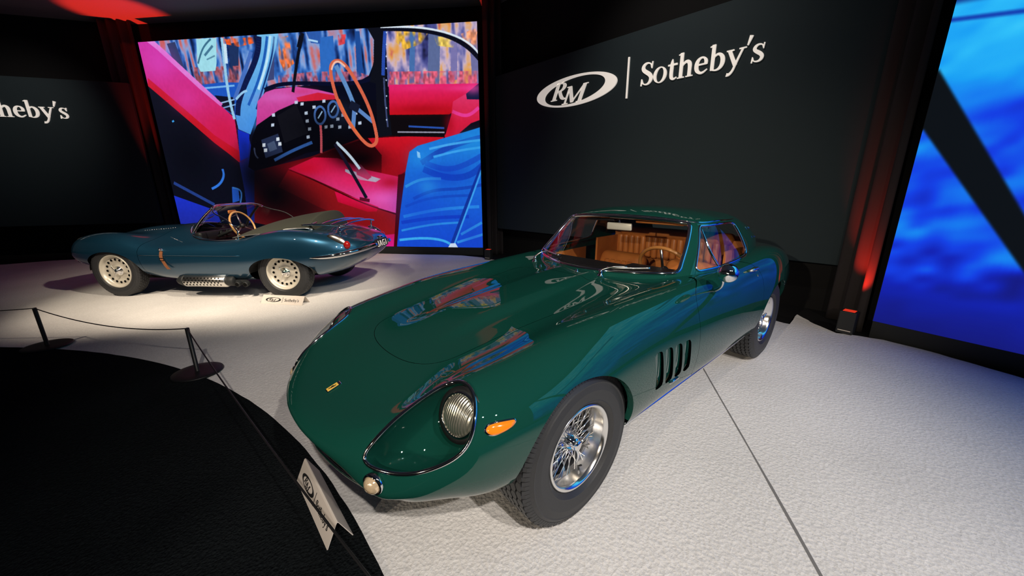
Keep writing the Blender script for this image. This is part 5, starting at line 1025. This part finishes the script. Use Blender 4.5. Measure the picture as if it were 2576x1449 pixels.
for ch, V, F in tx:
    W = np.array([-3.429, 0, .652])+np.outer(V[:, 0]*.34/wd-.17, [0, -1, 0])+np.outer(V[:, 1]-.042, [.218, 0, .976])+np.outer(V[:, 2], [-.976, 0, .218]); obj('letter', (W, F), mat('plate_white', (.85, .85, .82), .5) if 'plate_white' not in MATS else MATS['plate_white'], pl)
obj('plate_lamp', rbox((-3.41, 0, .735), (.06, .13, .04), .015, 3), M_CHROME, JAG, True)
# side exhaust with perforated shield
ex = empty('side_exhaust'); ex.parent = JAG
cy = lambda x0, x1, r, m, nm, y=.69, z=.235: obj(nm, xf(lathe([(0, x0), (r*.9, x0), (r, x0+.01), (r, x1-.01), (r*.9, x1), (0, x1)], 28, 'x'), (0, y, z)), m, ex, True)
cy(-1.58, -1.0, .082, M_ALU, 'heat_shield'); obj('shield_nose', xf(lathe([(.082, -1.0), (.078, -.98), (.05, -.90), (.02, -.86), (0, -.86)], 24, 'x'), (0, .69, .235)), M_GREY, ex, True)
holes = []
for r_, a in enumerate((.25, -.12, -.5, .62)):
    for k in range(11):
        x = -1.53+.048*k+(.024 if r_ % 2 else 0); d = np.array([0, math.cos(a), math.sin(a)]); V, F = lathe([(0, .0012), (.0105, .0012), (.0105, -.004)], 10, 'z'); X = np.array([1., 0, 0]); Yv = np.cross(d, X)
        obj('shield_hole', (np.asarray(V)@np.stack([X, Yv, d])+np.array([x, .69, .235])+d*.082, F), M_DARK, ex)
cy(-1.68, -1.58, .066, M_GREY, 'silencer_end')
for x in (-1.72, -1.83): obj('tail_pipe', tube(smooth_open([(-1.60, .66, .215), (x+.03, .67, .215), (x-.03, .72, .21), (x-.035, .765, .205)], 5), .034, 14), M_GREY, ex, True); obj('pipe_bore', xf(lathe([(0, .002), (.026, .002), (.026, 0)], 14), (x-.035, .766, .205)), M_DARK, ex)
# bonnet strap, shut line of the sill, rivets on the bonnet
sp = empty('bonnet_strap'); sp.parent = JAG
P = [j_side(-.80, .635)[0]+np.array([0, .006, 0]), j_side(-.80, .56)[0]+np.array([0, .008, 0]), j_side(-.82, .50)[0]+np.array([0, .012, 0]), j_side(-.845, .45)[0]+np.array([0, .022, 0]), j_side(-.875, .405)[0]+np.array([0, .030, 0])]
P = smooth_open(P, 5); q = np.array([.021, 0, 0]); n = len(P); V = np.concatenate([P-q, P+q, P-q+np.array([0, .005, 0]), P+q+np.array([0, .005, 0])]); F = []
for i in range(n-1): F += [(2*n+i, 3*n+i, 3*n+i+1, 2*n+i+1), (i, 2*n+i, 2*n+i+1, i+1), (n+i, n+i+1, 3*n+i+1, 3*n+i), (n+i, i, i+1, n+i+1)]
obj('strap', (V, F), M_STRAP, sp); bp = j_side(-.81, .53)[0]; obj('buckle', join(box(bp+np.array([0, .016, .022]), (.056, .006, .007)), box(bp+np.array([0, .016, -.010]), (.056, .006, .007)), box(bp+np.array([.026, .016, .006]), (.006, .006, .035)), box(bp+np.array([-.026, .016, .006]), (.006, .006, .035))), M_CHROME, sp)
lt = j_side(-.79, .655)[0]; obj('latch', join(rbox(lt+np.array([0, .012, 0]), (.05, .025, .03), .008, 2), ellipsoid(lt+np.array([0, .025, .01]), (.014, .014, .014), 8, 6)), M_CHROME, sp, True)
obj('side_moulding', tube([j_side(x, .585)[0]+np.array([0, .002, 0]) for x in np.linspace(-.48, -1.88, 22)], .006, 6), M_BLUE, JAG, True)
rv = []
for k in range(14): p, n__ = j_top(-.10-.036*k, .26); rv.append(ellipsoid(p, (.007, .007, .004), 6, 4))
for k in range(10): p, n__ = j_top(-.72-.028*k, .50+.012*k); rv.append(ellipsoid(p, (.005, .005, .003), 6, 4))
tag(obj('rivets', join(*rv), M_ALU, JAG, True), kind='stuff')
for s in (1, -1):
    p, n__ = j_top(.72, s*.40); hl = empty('head_lamp'); hl.parent = JAG; obj('lens', xf(ellipsoid((0, 0, 0), (.11, .085, .05), 18, 10), p-n__*.02, ry=.55), M_LENS, hl, True); t = np.linspace(0, 2*math.pi, 30, endpoint=False)
    obj('rim', tube(np.array([(j_top(.72+.11*math.cos(a), s*(.40)+.085*math.sin(a))[0]) for a in t]), .006, 6, True), M_CHROME, hl, True)

# ---------------------------------------------------------------- low rope barrier and cards
def stanchion(x, y, label):
    r = empty('barrier_post', (x, y, .010)); tag(r, label, 'post', 'low black barrier posts')
    obj('base', lathe([(0, .012), (.10, .012), (.158, .010), (.166, .006), (.168, 0), (0, 0)], 48, 'z'), M_BLACK, r, True)
    obj('pole', lathe([(0, .372), (.013, .372), (.0145, .368), (.0145, .012), (.02, .010)], 20, 'z'), M_BLACK, r, True)
    return r
PO = [(3.60, -4.90), (2.219, -3.708), (1.20, -2.097), (.868, .86)]
stanchion(*PO[1], 'black post at the left edge of the round carpet, near the blue car')
stanchion(*PO[2], 'black post standing nearest the nose of the green car')
def cord(a, b, sag, label):
    a = np.array([*a, .378]); b = np.array([*b, .378]); t = np.linspace(0, 1, 30)[:, None]; P = a*(1-t)+b*t; P[:, 2] -= 4*sag*(t*(1-t))[:, 0]
    tag(obj('rope', tube(P, .0042, 6), M_BLACK, None, True), label, 'rope')
cord(PO[0], PO[1], .035, 'thin black cord running off the left edge from the farther post')
cord(PO[1], PO[2], .075, 'thin black cord sagging between the two barrier posts')
cord(PO[2], PO[3], .05, 'thin dark cord crossing in front of the white folded card at the green nose')
def tent_card(c, rz, L, w, h, label, logo_w, lz, z0=0.0):
    r = empty('name_card', (*c, z0), rz); tag(r, label, 'card', 'folded white name cards')
    # profile: front foot, rounded ridge, rear foot; front faces local -y
    P = [(-w, 0), (-w*.12, h*.93), (-w*.04, h*.985), (w*.04, h*.985), (w*.12, h*.93), (w, 0)]; Q = [(-w+.004, 0), (-w*.12+.002, h*.92), (0, h*.965), (0, h*.965), (w*.12-.002, h*.92), (w-.004, 0)]
    V = []; F = []; n = len(P)
    for x in (-L/2, L/2):
        V += [(x, y, z) for y, z in P]+[(x, y, z) for y, z in Q]
    m = 2*n
    for i in range(n-1): F += [(i, i+1, m+i+1, m+i), (n+i+1, n+i, m+n+i, m+n+i+1), (i+1, i, n+i, n+i+1), (m+i, m+i+1, m+n+i+1, m+n+i)]
    obj('folded_board', (np.array(V), F), M_CARD, r)
    d = np.array([0, w*.88, h*.93]); d /= np.linalg.norm(d); nrm = np.array([0, -d[2], d[1]])
    for nm, LV, LF in logo(logo_w, .0012):
        LV = np.asarray(LV); ctr = np.array([0, -w*.55, h*.49]); W = ctr+np.outer(LV[:, 0]-logo_w/2, [1, 0, 0])+np.outer(LV[:, 1]+lz, d)+np.outer(LV[:, 2]+.0002, nrm)
        obj(nm, (W, LF), M_INK, r)
    return r
tent_card((.842, -.045), math.radians(90), .492, .052, .104, 'white folded name card on black carpet under the green nose', .40, .004, .011)
tent_card((.26, -3.77), math.radians(129.5), .585, .075, .10, 'white folded name card on pale carpet by the rear wheel of the blue car', .47, 0)
